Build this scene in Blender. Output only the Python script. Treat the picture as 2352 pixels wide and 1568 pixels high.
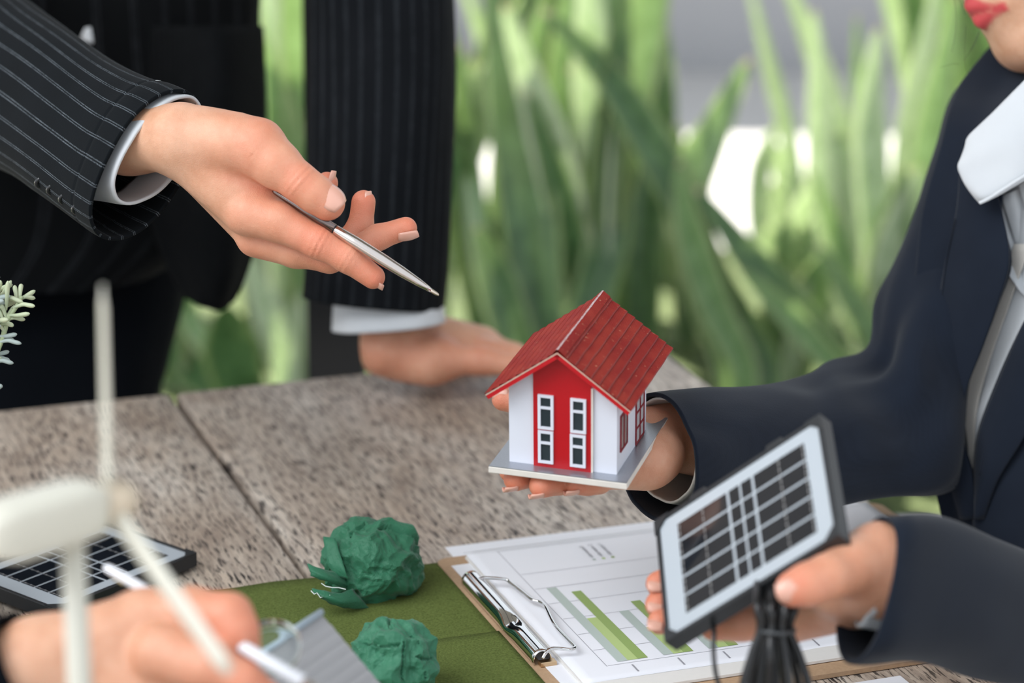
import bpy, math, random
import numpy as np
from mathutils import Vector, Matrix, noise

SC = bpy.context.scene
COL = SC.collection
for _o in list(bpy.data.objects): bpy.data.objects.remove(_o)

# ------------------------------------------------------------------ camera, world, sun, exposure
FPX, PITCH, ROLL = 5880.0, 0.3038, 0.0103
TZ = 0.75                                   # table top height
CAM = np.array([0, 0, TZ + 0.6345])
_r0 = np.array([1.0, 0, 0]); FW = np.array([0, math.cos(PITCH), -math.sin(PITCH)]); _u0 = np.cross(_r0, FW)
RI = math.cos(ROLL) * _r0 + math.sin(ROLL) * _u0
UP = -math.sin(ROLL) * _r0 + math.cos(ROLL) * _u0
cd = bpy.data.cameras.new('camera'); cam = bpy.data.objects.new('camera', cd); COL.objects.link(cam)
cam.matrix_world = Matrix(((RI[0], UP[0], -FW[0], CAM[0]), (RI[1], UP[1], -FW[1], CAM[1]), (RI[2], UP[2], -FW[2], CAM[2]), (0, 0, 0, 1)))
cd.sensor_width = 36; cd.lens = FPX / 2352 * 36; cd.clip_start = .05
cd.dof.use_dof = True; cd.dof.focus_distance = 1.52; cd.dof.aperture_fstop = 4.7
SC.camera = cam

w = bpy.data.worlds.new('world'); SC.world = w; w.use_nodes = True
bg = w.node_tree.nodes['Background']; bg.inputs[0].default_value = (0.86, 0.93, 1.0, 1); bg.inputs[1].default_value = 0.70
sd = bpy.data.lights.new('sun', 'SUN'); sd.energy = 12.0; sd.angle = math.radians(1.0); sd.color = (1, .95, .86)
sun = bpy.data.objects.new('sun', sd); COL.objects.link(sun)
sun.rotation_euler = Vector((-0.75, 0.95, 1.2)).to_track_quat('Z', 'Y').to_euler()
ad = bpy.data.lights.new('added_key_light', 'AREA'); ad.shape = 'RECTANGLE'; ad.size = 2.6; ad.size_y = 1.8; ad.energy = 50; ad.color = (.96, .98, 1)  # soft area lamp added as key light, no such source in the place
al_ = bpy.data.objects.new('added_key_light', ad); COL.objects.link(al_); al_.location = (-1.9, .1, 3.1)
al_.rotation_euler = (Vector((-1.9, .1, 3.1)) - Vector((.05, 1.6, .9))).to_track_quat('Z', 'Y').to_euler()
SC.view_settings.view_transform = 'Standard'; SC.view_settings.look = 'None'
SC.view_settings.exposure = 0.8; SC.view_settings.gamma = 1.0; SC.view_settings.use_curve_mapping = False

# ------------------------------------------------------------------ coordinates
def U(px, py, d):                           # point at depth d seen at photo pixel
    return CAM + d * (FW + RI * (px - 1176) / FPX - UP * (py - 784) / FPX)
def DV(dx, dy, dd, d):                      # vector given in pixels (x right, y down, z away) at depth d
    return (d / FPX) * (RI * dx - UP * dy + FW * dd)
def OnT(px, py, z=TZ):
    D = FW + RI * (px - 1176) / FPX - UP * (py - 784) / FPX
    return CAM + D * ((z - CAM[2]) / D[2])
YAW = .3562
E1 = np.array([math.cos(YAW), math.sin(YAW), 0]); E2 = np.array([-math.sin(YAW), math.cos(YAW), 0]); EZ = np.array([0, 0, 1.0])
CORNER = OnT(1506, 786); PAPER = OnT(1065, 1268, TZ + .006)

# ------------------------------------------------------------------ object helpers
FR = {}
def frame(o, z, x, y, loc): pass
def thing(name, label, cat, loc=(0, 0, 0), M=None, group=None):
    o = bpy.data.objects.new(name, None); COL.objects.link(o); o.empty_display_size = .02
    M = M or Matrix.Translation(Vector(loc)); o.matrix_world = M; FR[o] = M.copy()
    o['label'] = label; o['category'] = cat
    if group: o['group'] = group
    return o
def tag(o, label, cat, group=None, kind=None):
    if label: o['label'] = label
    if cat: o['category'] = cat
    if group: o['group'] = group
    if kind: o['kind'] = kind
    return o
def mesh(name, V, F, mat, parent=None, world=True, smooth=True, uv=None, col=None, loc=None, label=None, auto=None):
    V = np.asarray(V, float).reshape(-1, 3)
    M = Matrix.Identity(4)
    if parent is not None:
        M = FR[parent]
        if world:
            I = np.array(M.inverted()); V = V @ I[:3, :3].T + I[:3, 3]
    elif loc is not None:
        M = Matrix.Translation(Vector(loc)); V = V - np.array(loc)
    me = bpy.data.meshes.new(name); me.from_pydata(V.tolist(), [], [list(map(int, f)) for f in F]) if not isinstance(F, np.ndarray) else me.from_pydata(V.tolist(), [], F.tolist())
    if uv is not None:
        l = me.uv_layers.new(name='UVMap'); li = np.empty(len(me.loops), int); me.loops.foreach_get('vertex_index', li)
        uva = np.asarray(uv, float)
        l.data.foreach_set('uv', (uva[li] if len(uva) == len(V) else uva).ravel())
    if col is not None:
        a = me.color_attributes.new('Col', 'FLOAT_COLOR', 'POINT'); c = np.ones((len(V), 4)); c[:, :3] = col; a.data.foreach_set('color', c.ravel())
    if smooth: me.polygons.foreach_set('use_smooth', [True] * len(me.polygons))
    if mat: me.materials.append(mat)
    me.update()
    o = bpy.data.objects.new(name, me); COL.objects.link(o)
    if parent is not None: o.parent = parent; FR[o] = M
    else: o.matrix_world = M; FR[o] = M.copy()
    if label: o['label'] = label
    return o
def cr(P, n):                               # catmull-rom resampling along axis 0
    P = np.asarray(P, float); k = len(P); out = []
    for i in range(k - 1):
        p0, p1, p2, p3 = P[max(i - 1, 0)], P[i], P[i + 1], P[min(i + 2, k - 1)]
        for j in range(n):
            t = j / n
            out.append(.5 * ((2 * p1) + (-p0 + p2) * t + (2 * p0 - 5 * p1 + 4 * p2 - p3) * t * t + (-p0 + 3 * p1 - 3 * p2 + p3) * t ** 3))
    out.append(P[-1]); return np.array(out)
def grid_faces(m, n, wrap=False):
    F = []
    for i in range(m - 1):
        for j in range(n if wrap else n - 1):
            F.append((i * n + j, i * n + (j + 1) % n, (i + 1) * n + (j + 1) % n, (i + 1) * n + j))
    return F
def ring(A, B, d, b, sc=1.0):               # ring through two edge pixels, b = half axis toward away (px)
    A = np.array(A, float); B = np.array(B, float); c = (A + B) / 2; h = (A - B) / 2 * sc
    return np.array([U(c[0], c[1], d), DV(h[0], h[1], 0, d), DV(*(np.array(b) * sc), d)])
def loft(name, rings, mat, parent, seg=56, sub=6, e=2.2, wr=None, thick=0, cap=(0, 0), nstripe=0, label=None):
    R = cr(np.array(rings), sub); m = len(R)
    th = np.arange(seg) / seg * 2 * math.pi
    c = np.sign(np.cos(th)) * np.abs(np.cos(th)) ** (2 / e); s = np.sign(np.sin(th)) * np.abs(np.sin(th)) ** (2 / e)
    V = R[:, None, 0] + R[:, None, 1] * c[None, :, None] + R[:, None, 2] * s[None, :, None]
    uv = np.zeros((m, seg, 2))
    L = np.concatenate([[0], np.cumsum(np.linalg.norm(np.diff(R[:, 0], axis=0), axis=1))])
    uv[..., 0] = (th / 2 / math.pi)[None]; uv[..., 1] = L[:, None]
    if wr:
        N = V - R[:, None, 0]; N /= np.linalg.norm(N, axis=2, keepdims=True)
        for i in range(m):
            for j in range(seg): V[i, j] += N[i, j] * wr(j / seg, L[i], i / (m - 1))
    V = V.reshape(-1, 3); F = grid_faces(m, seg, True)
    cap_uv = []
    V = list(V)
    for k, on in enumerate(cap):
        if on:
            base = 0 if k == 0 else (m - 1) * seg; V.append(R[0 if k == 0 else -1, 0]); ci = len(V) - 1
            for j in range(seg):
                q = (base + j, base + (j + 1) % seg, ci); F.append(q if k else q[::-1])
    luv = []
    uvf = uv.reshape(-1, 2)
    for f in F:
        us = [uvf[i].copy() if i < m * seg else np.array([.5, 0]) for i in f]
        if len(f) == 4 and abs(us[0][0] - us[1][0]) > .5:
            for q in us:
                if q[0] < .5: q[0] += 1
        luv += us
    o = mesh(name, V, F, mat, parent, uv=np.array(luv), label=label)
    if thick: md = o.modifiers.new('solid', 'SOLIDIFY'); md.thickness = thick; md.offset = -1
    return o
def sheet(name, rows, mat, parent, sub=5, thick=.0012, disp=None, label=None, px=True, offset=0):
    P = np.array([[U(*p) if px else np.array(p) for p in r] for r in rows])
    P = cr(P, sub); P = np.swapaxes(cr(np.swapaxes(P, 0, 1), sub), 0, 1); m, n = P.shape[:2]
    if disp:
        du = np.gradient(P, axis=0); dv = np.gradient(P, axis=1); N = np.cross(du, dv); N /= np.linalg.norm(N, axis=2, keepdims=True) + 1e-12
        if (N.reshape(-1, 3).mean(0) @ FW) > 0: N = -N
        for i in range(m):
            for j in range(n): P[i, j] += N[i, j] * disp(j / (n - 1), i / (m - 1))
    uv = np.stack(np.meshgrid(np.linspace(0, 1, n), np.linspace(0, 1, m)), -1).reshape(-1, 2)
    V = P.reshape(-1, 3); o = mesh(name, V, grid_faces(m, n), mat, parent, uv=uv, label=label) if parent is not None else mesh(name, V, grid_faces(m, n), mat, None, uv=uv, loc=V.mean(0))
    if thick: md = o.modifiers.new('solid', 'SOLIDIFY'); md.thickness = thick; md.offset = offset
    return o
class MB:
    def __init__(s): s.V = []; s.F = []
    def add(s, V, F):
        n = len(s.V); s.V += [tuple(v) for v in V]; s.F += [tuple(i + n for i in f) for f in F]; return s
    def box(s, o, X, Y, Z, bev=0):          # o corner, X Y Z edge vectors
        o, X, Y, Z = map(lambda q: np.array(q, float), (o, X, Y, Z))
        if not bev:
            V = [o, o + X, o + X + Y, o + Y, o + Z, o + X + Z, o + X + Y + Z, o + Y + Z]
            return s.add(V, [(0, 3, 2, 1), (4, 5, 6, 7), (0, 1, 5, 4), (1, 2, 6, 5), (2, 3, 7, 6), (3, 0, 4, 7)])
        x, y, z = [q / (np.linalg.norm(q) + 1e-12) * bev for q in (X, Y, Z)]
        def rect(base, ins): return [base + x * ins + y * ins, base + X - x * ins + y * ins, base + X + Y - x * ins - y * ins, base + Y + x * ins - y * ins]
        L = [rect(o, 1), rect(o + z, 0), rect(o + Z - z, 0), rect(o + Z, 1)]
        V = [p for l in L for p in l]; F = [(3, 2, 1, 0), (12, 13, 14, 15)]
        for k in range(3):
            for j in range(4): F.append((k * 4 + j, k * 4 + (j + 1) % 4, k * 4 + 4 + (j + 1) % 4, k * 4 + 4 + j))
        return s.add(V, F)
    def tube(s, P, r, n=10, cap=True):
        P = np.array(P, float); r = np.broadcast_to(np.array(r, float), (len(P),))
        T = np.gradient(P, axis=0); T /= np.linalg.norm(T, axis=1, keepdims=True) + 1e-12
        a = np.array([0, 0, 1.0]) if abs(T[0][2]) < .9 else np.array([1.0, 0, 0]); V = []
        for i in range(len(P)):
            a = a - T[i] * (a @ T[i]); a /= np.linalg.norm(a); b = np.cross(T[i], a)
            for k in range(n): t = 2 * math.pi * k / n; V.append(P[i] + r[i] * (a * math.cos(t) + b * math.sin(t)))
        F = grid_faces(len(P), n, True)
        if cap: F.append(tuple(range(n - 1, -1, -1))); F.append(tuple((len(P) - 1) * n + k for k in range(n)))
        return s.add(V, F)
    def build(s, name, mat, parent=None, world=True, smooth=False, **k): return mesh(name, s.V, s.F, mat, parent, world, smooth, **k)

# ------------------------------------------------------------------ materials
def lin(r, g, b): return tuple(((c / 255) / 12.92 if c / 255 <= .04045 else ((c / 255 + .055) / 1.055) ** 2.4) for c in (r, g, b))
class Mat:
    def __init__(s, name):
        s.m = bpy.data.materials.new(name); s.m.use_nodes = True; s.t = s.m.node_tree; s.N = s.t.nodes; s.p = s.N['Principled BSDF']
    def n(s, typ, ins=None, **k):
        x = s.N.new(typ)
        for a, b in k.items(): setattr(x, a, b)
        for a, b in (ins or {}).items():
            if isinstance(b, bpy.types.NodeSocket): s.t.links.new(b, x.inputs[a])
            else: x.inputs[a].default_value = b
        return x
    def set(s, **k):
        for a, b in k.items():
            a = a.replace('_', ' ')
            if isinstance(b, bpy.types.NodeSocket): s.t.links.new(b, s.p.inputs[a])
            else: s.p.inputs[a].default_value = (*b, 1) if isinstance(b, tuple) and len(b) == 3 and 'Radius' not in a else b
        return s
    def coord(s, kind='Object', scale=(1, 1, 1), rot=(0, 0, 0)):
        c = s.n('ShaderNodeTexCoord'); return s.n('ShaderNodeMapping', {'Vector': c.outputs[kind], 'Scale': scale, 'Rotation': rot}).outputs[0]
    def noise(s, vec, scale=1., detail=3., rough=.5, dist=0.): return s.n('ShaderNodeTexNoise', {'Vector': vec, 'Scale': scale, 'Detail': detail, 'Roughness': rough, 'Distortion': dist}).outputs[0]
    def ramp(s, f, *st):
        x = s.n('ShaderNodeValToRGB', {'Fac': f}); e = x.color_ramp.elements
        while len(e) < len(st): e.new(.5)
        for q, (pos, c) in zip(e, st): q.position = pos; q.color = (*c, 1) if isinstance(c, tuple) else (c, c, c, 1)
        return x.outputs[0]
    def mix(s, f, a, b, mode='MIX'):
        x = s.n('ShaderNodeMix', data_type='RGBA', blend_type=mode)
        for i, v in ((0, f), (6, a), (7, b)):
            if isinstance(v, bpy.types.NodeSocket): s.t.links.new(v, x.inputs[i])
            else: x.inputs[i].default_value = (*v, 1) if isinstance(v, tuple) else v
        return x.outputs[2]
    def math(s, op, a, b=0., c=0.):
        x = s.n('ShaderNodeMath', operation=op)
        for i, v in enumerate((a, b, c)):
            if isinstance(v, bpy.types.NodeSocket): s.t.links.new(v, x.inputs[i])
            else: x.inputs[i].default_value = v
        return x.outputs[0]
    def bump(s, h, strength=.3, dist=.001):
        b = s.n('ShaderNodeBump', {'Height': h, 'Strength': strength, 'Distance': dist}); s.t.links.new(b.outputs[0], s.p.inputs['Normal']); return s
def plain(name, c, rough=.5, metal=0., noise_amt=.06, nscale=40, bump=0, bscale=400, **k):
    m = Mat(name); v = m.coord(); f = m.noise(v, nscale, 4)
    m.set(Base_Color=m.mix(f, tuple(x * (1 - noise_amt) for x in c), tuple(min(1, x * (1 + noise_amt)) for x in c)), Roughness=rough, Metallic=metal, **k)
    if bump: m.bump(m.noise(v, bscale, 3), bump, .0005)
    return m.m

def skin_mat():
    m = Mat('skin'); v = m.coord(); at = m.n('ShaderNodeAttribute', attribute_name='Col'); sp = m.n('ShaderNodeSeparateColor', {'Color': at.outputs[0]})
    n1 = m.noise(v, 45, 4, .6); base = m.mix(m.ramp(n1, (.35, 0.), (.65, 1.)), (.60, .32, .195), (.73, .44, .295))
    n2 = m.noise(v, 160, 3); t = m.math('MULTIPLY', sp.outputs[0], m.ramp(n2, (.2, .75), (.8, 1.)))
    c = m.mix(t, base, (.68, .205, .12)); c = m.mix(sp.outputs[1], c, (.56, .07, .075))
    m.set(Base_Color=c, Roughness=m.ramp(n2, (.3, .40), (.7, .52)), Subsurface_Weight=.22, Subsurface_Scale=.006)
    m.p.inputs['Subsurface Radius'].default_value = (1., .35, .2); m.p.inputs['Specular IOR Level'].default_value = .42
    vo = m.n('ShaderNodeTexVoronoi', {'Vector': v, 'Scale': 900.}, feature='DISTANCE_TO_EDGE').outputs[0]
    h = m.math('ADD', m.math('MULTIPLY', m.ramp(vo, (0., 0.), (.25, 1.)), .35), m.noise(v, 260, 4, .6))
    return m.bump(h, .35, .0006).m
def cloth_mat(name, c1, c2, rough=.85, sheen=.25, wv=1400, bump=.25, stripes=0, sc=(0, 0, 0), uvrot=0):
    m = Mat(name); v = m.coord(); n1 = m.noise(v, 30, 4)
    col = m.mix(n1, c1, c2)
    tw = m.n('ShaderNodeTexWave', {'Vector': m.coord('Object', (1, 1, 1), (.3, .5, .8)), 'Scale': wv / 6.28, 'Distortion': .6, 'Detail': 1.}).outputs[1]
    if max(c2) < .3: col = m.mix(m.math('MULTIPLY', tw, .05), col, tuple(x * 2.2 for x in c2))
    if stripes:
        u = m.n('ShaderNodeSeparateXYZ', {'Vector': m.coord('UV')}).outputs[0]
        f = m.math('FRACT', m.math('MULTIPLY', u, float(stripes)))
        def line(c, wd): return m.math('LESS_THAN', m.math('ABSOLUTE', m.math('SUBTRACT', f, c)), wd)
        dots = m.math('GREATER_THAN', m.noise(m.coord('Object', (1, 1, 1)), 1500, 1), .42)
        l = m.math('MULTIPLY', m.math('MAXIMUM', line(.44, .028), line(.56, .028)), dots)
        l2 = m.math('MULTIPLY', l, m.ramp(m.noise(v, 60), (.3, .45), (.7, 1.)))
        col = m.mix(l2, col, sc)
    m.set(Base_Color=col, Roughness=rough, Sheen_Weight=sheen, Sheen_Roughness=.5); m.p.inputs['Specular IOR Level'].default_value = .04
    return m.bump(m.noise(v, 900, 3), bump, .0004).m
def wood_mat():
    m = Mat('weathered_wood')
    g = m.coord('Object', (520, 62, 200)); big = m.coord('Object', (1, .35, 1))
    n1 = m.noise(g, 1, 3, .55, .3); n2 = m.noise(m.coord('Object', (240, 22, 100)), 1, 4, .6, .4); n3 = m.noise(big, 9, 5, .6, 1.2); n4 = m.noise(big, 26, 4, .6, .6)
    n5 = m.noise(m.coord('Object', (1300, 260, 400)), 1, 2)
    tone = m.mix(m.ramp(n3, (.35, 0.), (.65, 1.)), lin(192, 174, 156), lin(214, 204, 192))
    tone = m.mix(m.ramp(n4, (.4, 0.), (.72, .8)), tone, lin(168, 150, 134))
    tone = m.mix(m.ramp(n2, (.42, .55), (.6, 0.)), tone, lin(124, 108, 98))
    fl = m.math('MULTIPLY', m.ramp(n1, (.40, 1.), (.455, 0.)), m.ramp(m.noise(big, 40, 3), (.3, .55), (.6, 1.)))
    col = m.mix(fl, tone, lin(48, 42, 40)); col = m.mix(m.ramp(n5, (.3, .35), (.45, 0.)), col, lin(70, 60, 56))
    m.set(Base_Color=col, Roughness=m.ramp(n1, (.35, .62), (.6, .36))); m.p.inputs['Specular IOR Level'].default_value = .55
    h = m.math('SUBTRACT', m.math('ADD', m.math('MULTIPLY', n2, .8), m.math('MULTIPLY', n4, .6)), m.math('MULTIPLY', fl, .9))
    h = m.math('ADD', h, m.math('MULTIPLY', m.noise(m.coord('Object', (1, .4, 1)), 170, 3), .6))
    return m.bump(h, .5, .0012).m
def leaf_mat(name, c1, c2, edge, tr=.35):
    m = Mat(name); v = m.coord('UV'); sx = m.n('ShaderNodeSeparateXYZ', {'Vector': v}); ux = sx.outputs[0]
    band = m.noise(m.coord('UV', (3, 26, 1)), 1, 3, .6, .5); col = m.mix(m.ramp(band, (.42, 0.), (.58, 1.)), c1, c2)
    e = m.ramp(m.math('ABSOLUTE', m.math('SUBTRACT', ux, .5)), (.40, 0.), (.44, 1.)); col = m.mix(e, col, edge)
    uy = sx.outputs[1]; col = m.mix(m.ramp(uy, (.015, 1.), (.035, 0.)), col, (.80, .62, .50))
    m.set(Base_Color=col, Roughness=.26); m.p.inputs['Specular IOR Level'].default_value = .6
    tl = m.n('ShaderNodeBsdfTranslucent', {'Color': m.mix(.55, col, (.80, .92, .55))}); mx = m.n('ShaderNodeMixShader', {0: tr, 1: m.p.outputs[0], 2: tl.outputs[0]})
    m.t.links.new(mx.outputs[0], m.N['Material Output'].inputs[0]); return m.m

SKIN = skin_mat()
NAVY = cloth_mat('navy_twill', (.0085, .0115, .019), (.013, .018, .029), sheen=.09)
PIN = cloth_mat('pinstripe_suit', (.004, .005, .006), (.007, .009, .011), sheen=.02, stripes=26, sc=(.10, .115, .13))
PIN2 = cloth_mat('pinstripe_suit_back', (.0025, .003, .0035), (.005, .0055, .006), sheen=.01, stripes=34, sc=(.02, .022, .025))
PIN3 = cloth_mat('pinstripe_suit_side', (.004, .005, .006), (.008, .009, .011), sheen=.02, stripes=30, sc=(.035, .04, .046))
BLACK = cloth_mat('dark_trouser', (.0022, .003, .0045), (.004, .005, .007), sheen=.01)
WHITE = cloth_mat('white_shirt', (.54, .56, .585), (.62, .64, .66), sheen=.1, bump=.08)
CREAM = cloth_mat('cream_blouse', (.56, .53, .48), (.64, .61, .57), sheen=.1, bump=.08)
WOOD = wood_mat()
PAPER_M = plain('paper', (.80, .81, .86), .6, noise_amt=.01, nscale=8)
PAPER_E = plain('paper_stack', (.72, .70, .67), .7, noise_amt=.03, nscale=300)
FRAMEB = plain('black_plastic', (.018, .020, .023), .42, noise_amt=.1, bump=.1)
NAIL = plain('fingernail', (.72, .39, .30), .22, noise_amt=.04)
NAILW = plain('fingernail_tip', (.86, .78, .70), .25, noise_amt=.03)

# ------------------------------------------------------------------ the setting
def struct(o, kind='structure'): o['kind'] = kind; return o
def ground():
    m = Mat('concrete_floor'); v = m.coord(); m.set(Base_Color=m.mix(m.noise(v, 1.3, 5), (.42, .41, .41), (.55, .54, .53)), Roughness=.8); m.bump(m.noise(v, 60), .2, .003)
    struct(MB().box((-14, -6, -.05), (28, 0, 0), (0, 22, 0), (0, 0, .05)).build('floor', m.m, None, loc=(0, 5, 0)))
    m = Mat('rendered_wall'); v = m.coord(); m.set(Base_Color=m.mix(m.noise(v, 2.2, 5), (.34, .34, .37), (.44, .44, .48)), Roughness=.9); m.bump(m.noise(v, 30), .2, .004)
    struct(MB().box((-9, 6.9, 0), (18, 0, 0), (0, .2, 0), (0, 0, .98)).build('wall_back', m.m, None, loc=(0, 7, 0)))
    m = Mat('soil_bed'); v = m.coord(); m.set(Base_Color=m.ramp(m.noise(v, 14, 5, .65), (.35, (.03, .045, .015)), (.5, (.07, .10, .03)), (.68, (.13, .16, .06))), Roughness=.95); m.bump(m.noise(v, 50, 4), .8, .01)
    struct(MB().box((-3.2, 2.75, 0), (6.4, 0, 0), (0, 1.6, 0), (0, 0, .2), .015).build('planting_bed_1', m.m, None, loc=(0, 3.8, 0)))  # raised soil bed that the snake plants stand in, no trim
ground()
# unseen roof canopy placed to shade the table while the plants stay sunlit
m_roof = plain('canopy_underside', (.16, .15, .14), .8, noise_amt=.1)
struct(MB().box((-8, 1.35, 3.0), (12, 0, 0), (0, 3.3, 0), (0, 0, .08), .01).build('shade_canopy', m_roof, None, loc=(0, 2.7, 3.0)))

# ------------------------------------------------------------------ table
MT = Matrix(((E1[0], E2[0], 0, CORNER[0]), (E1[1], E2[1], 0, CORNER[1]), (0, 0, 1, TZ), (0, 0, 0, 1)))
table = thing('table', 'weathered brown plank table with black grain under the papers and models', 'table', M=MT)
rng = random.Random(4)
x1 = 0.0
for k, wd in enumerate((.408, .402, .40, .40)):
    n = 26; V = []; xs = [x1 - wd + .0030, x1 - .0030]
    zb = -.034
    prof = [(xs[0], zb), (xs[0], -.0035), (xs[0] + .0015, -.001), (xs[0] + .005, 0)] + [(xs[0] + .005 + (wd - .0144) * q / 8, 0) for q in range(1, 8)] + [(xs[1] - .005, 0), (xs[1] - .0015, -.001), (xs[1], -.0035), (xs[1], zb)]
    ys = [-1.9 + 1.9 * i / n for i in range(n + 1)]; ys[-1] = -.004; ys.append(0)
    for i, y in enumerate(ys):
        for j, (x, z) in enumerate(prof):
            zz = z - (.004 if (i == len(ys) - 1 and z > -.01) else 0)
            V.append((x + (0 if zb < z else 0), y, zz + (.0004 * noise.noise((x * 18, y * 3, k)) if 2 < j < 12 else 0)))
    m_ = len(ys); p_ = len(prof); F = grid_faces(m_, p_)
    F.append(tuple(range(p_))[::-1]); F.append(tuple((m_ - 1) * p_ + j for j in range(p_)))
    F += [((i + 1) * p_, (i + 1) * p_ + p_ - 1, i * p_ + p_ - 1, i * p_) for i in range(m_ - 1)]
    o = mesh('plank', V, F, WOOD, table, world=False)
    md = o.modifiers.new('edge', 'EDGE_SPLIT'); md.split_angle = .6
    x1 -= wd
MB().box((-1.61, -1.895, -.042), (1.605, 0, 0), (0, 1.88, 0), (0, 0, .0075)).build('seam_backing', plain('dark_seam_backing', (.02, .018, .016), .8), table, world=False)  # dark backing sheet added under the planks to darken the see-through seams
m_dark = plain('dark_wood_base', (.03, .025, .022), .6, noise_amt=.2)
MB().box((-1.58, -.055, -.11), (1.54, 0, 0), (0, .03, 0), (0, 0, .075)).box((-1.58, -1.86, -.11), (1.54, 0, 0), (0, .03, 0), (0, 0, .075)).box((-.06, -1.83, -.11), (.03, 0, 0), (0, 1.775, 0), (0, 0, .075)).box((-1.58, -1.83, -.11), (.03, 0, 0), (0, 1.775, 0), (0, 0, .075)).build('apron', m_dark, table, world=False)
for lx in (-.12, -1.58):
    for ly in (-.12, -1.86): MB().box((lx, ly, -TZ), (.075, 0, 0), (0, .075, 0), (0, 0, TZ - .034), .004).build('leg', m_dark, table, world=False)

# ------------------------------------------------------------------ snake plants
LEAFM = [leaf_mat('leaf_deep', (.05, .12, .045), (.10, .20, .08), (.26, .36, .14), .30), leaf_mat('leaf_mid', (.14, .26, .10), (.24, .38, .18), (.45, .52, .28), .42), leaf_mat('leaf_pale', (.42, .52, .36), (.60, .68, .53), (.74, .77, .66), .45)]
def leaf_mesh(pts, wd, nrm, mat, parent, seed=0):
    """blade through pts (tip first), width wd at the widest (m), channelled section"""
    C = cr(np.array(pts), 7); m = len(C); T = np.gradient(C, axis=0); T /= np.linalg.norm(T, axis=1, keepdims=True) + 1e-9
    V = []; uv = []; cs = (-1, -.6, 0, .6, 1); off = (.0, .28, .36, .28, .0)
    for i in range(m):
        v = i / (m - 1); wv = (min(1, v * 3.2 + .02) ** .7) * (1 - .35 * max(0, v - .45) / .55) * wd / 2
        s = np.cross(T[i], nrm); s /= np.linalg.norm(s) + 1e-9; nn = np.cross(s, T[i])
        tw = .5 * noise.noise((v * 2, seed, 0)); s2 = s * math.cos(tw) + nn * math.sin(tw); n2 = np.cross(s2, T[i])
        for c_, o_ in zip(cs, off): V.append(C[i] + s2 * wv * c_ - n2 * wv * (o_ + .04)); uv.append((.5 + c_ / 2, v))
        for c_, o_ in zip(cs[::-1], off[::-1]): V.append(C[i] + s2 * wv * c_ * .98 - n2 * (wv * (o_ - .02) )); uv.append((.5 + c_ / 2, v))
    F = grid_faces(m, 10, True); F.append(tuple(range(10))); F.append(tuple((m - 1) * 10 + k for k in range(9, -1, -1)))
    return mesh('leaf', V, F, mat, parent, uv=uv)
BEDZ = .2
def on_bed(px, d): q = U(px, 900, d); return np.array([q[0], q[1] + .0, BEDZ])
# hand-placed plants: (label, base pixel x, depth, [ (pixel polyline tip->down, width px, material) ])
PL = [
 ('snake plant with a broad dark diagonal leaf crossing behind the red roof', 1700, 3.50, [
   ([(1245, 20), (1400, 180), (1545, 420), (1640, 640), (1760, 850)], 95, 0),
   ([(1722, 135), (1640, 300), (1585, 430), (1600, 620), (1680, 850)], 105, 1),
   ([(1560, 370), (1580, 520), (1640, 700), (1710, 860)], 80, 1)]),
 ('snake plant with a tall dark leaf just right of the vertical black sleeve', 1250, 3.55, [
   ([(1120, -90), (1165, 150), (1205, 400), (1235, 700), (1250, 880)], 140, 0),
   ([(1310, 150), (1370, 330), (1400, 520), (1350, 720), (1290, 880)], 110, 0),
   ([(1095, 520), (1135, 620), (1180, 760), (1230, 880)], 90, 0),
   ([(1060, 100), (1085, 400), (1120, 650), (1200, 880)], 60, 1)]),
 ('snake plant with a leaning leaf reaching down to the right of centre', 1990, 3.45, [
   ([(1600, 430), (1720, 590), (1850, 740), (1960, 880)], 85, 0),
   ([(1880, 560), (1935, 650), (2000, 760), (2050, 880)], 60, 0),
   ([(1700, 620), (1790, 700), (1880, 800), (1960, 890)], 60, 1)]),
 ('pale snake plant with upright pointed leaves left of the navy shoulder', 2040, 3.75, [
   ([(2018, 60), (2000, 260), (2010, 500), (2030, 700), (2040, 880)], 80, 2),
   ([(1968, 30), (1972, 240), (1990, 480), (2020, 700), (2035, 880)], 42, 1),
   ([(1870, 20), (1882, 200), (1890, 420), (1930, 650), (2010, 880)], 62, 2),
   ([(2160, -60), (2110, 200), (2080, 400), (2060, 650), (2045, 880)], 70, 2),
   ([(2200, -20), (2150, 250), (2120, 500), (2090, 750), (2060, 880)], 90, 1)]),
 ('snake plant of thin arching pale leaves against the grey wall', 1880, 4.0, [
   ([(1715, -60), (1770, 160), (1820, 360), (1850, 600), (1870, 880)], 42, 2),
   ([(1790, -80), (1860, 90), (1930, 300), (1960, 550), (1900, 880)], 64, 2),
   ([(1785, 285), (1745, 400), (1760, 600), (1850, 880)], 52, 2),
   ([(1850, 420), (1870, 560), (1880, 720), (1880, 880)], 60, 2)]),
 ('snake plant with upright leaves below the sleeve of the crossed arm', 1450, 3.7, [
   ([(1500, -120), (1490, 80), (1500, 300), (1480, 560), (1450, 880)], 110, 0),
   ([(1410, -100), (1400, 120), (1420, 420), (1440, 880)], 70, 1),
   ([(1330, -120), (1300, 100), (1290, 380), (1350, 650), (1430, 880)], 80, 1),
   ([(1235, -80), (1215, 60), (1190, 120), (1300, 500), (1400, 880)], 60, 2)]),
 ('snake plant seen through the gap between the suit torso and the sleeve', 640, 3.6, [
   ([(610, -150), (625, 150), (640, 450), (660, 700), (665, 880)], 80, 2),
   ([(670, -150), (675, 150), (680, 400), (670, 880)], 60, 1),
   ([(560, 560), (600, 680), (640, 800), (655, 890)], 70, 2),
   ([(430, 640), (450, 760), (500, 900)], 60, 1),
   ([(520, 700), (530, 800), (560, 900)], 130, 0), ([(400, 760), (440, 850), (480, 920)], 90, 0)]),
]
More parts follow.
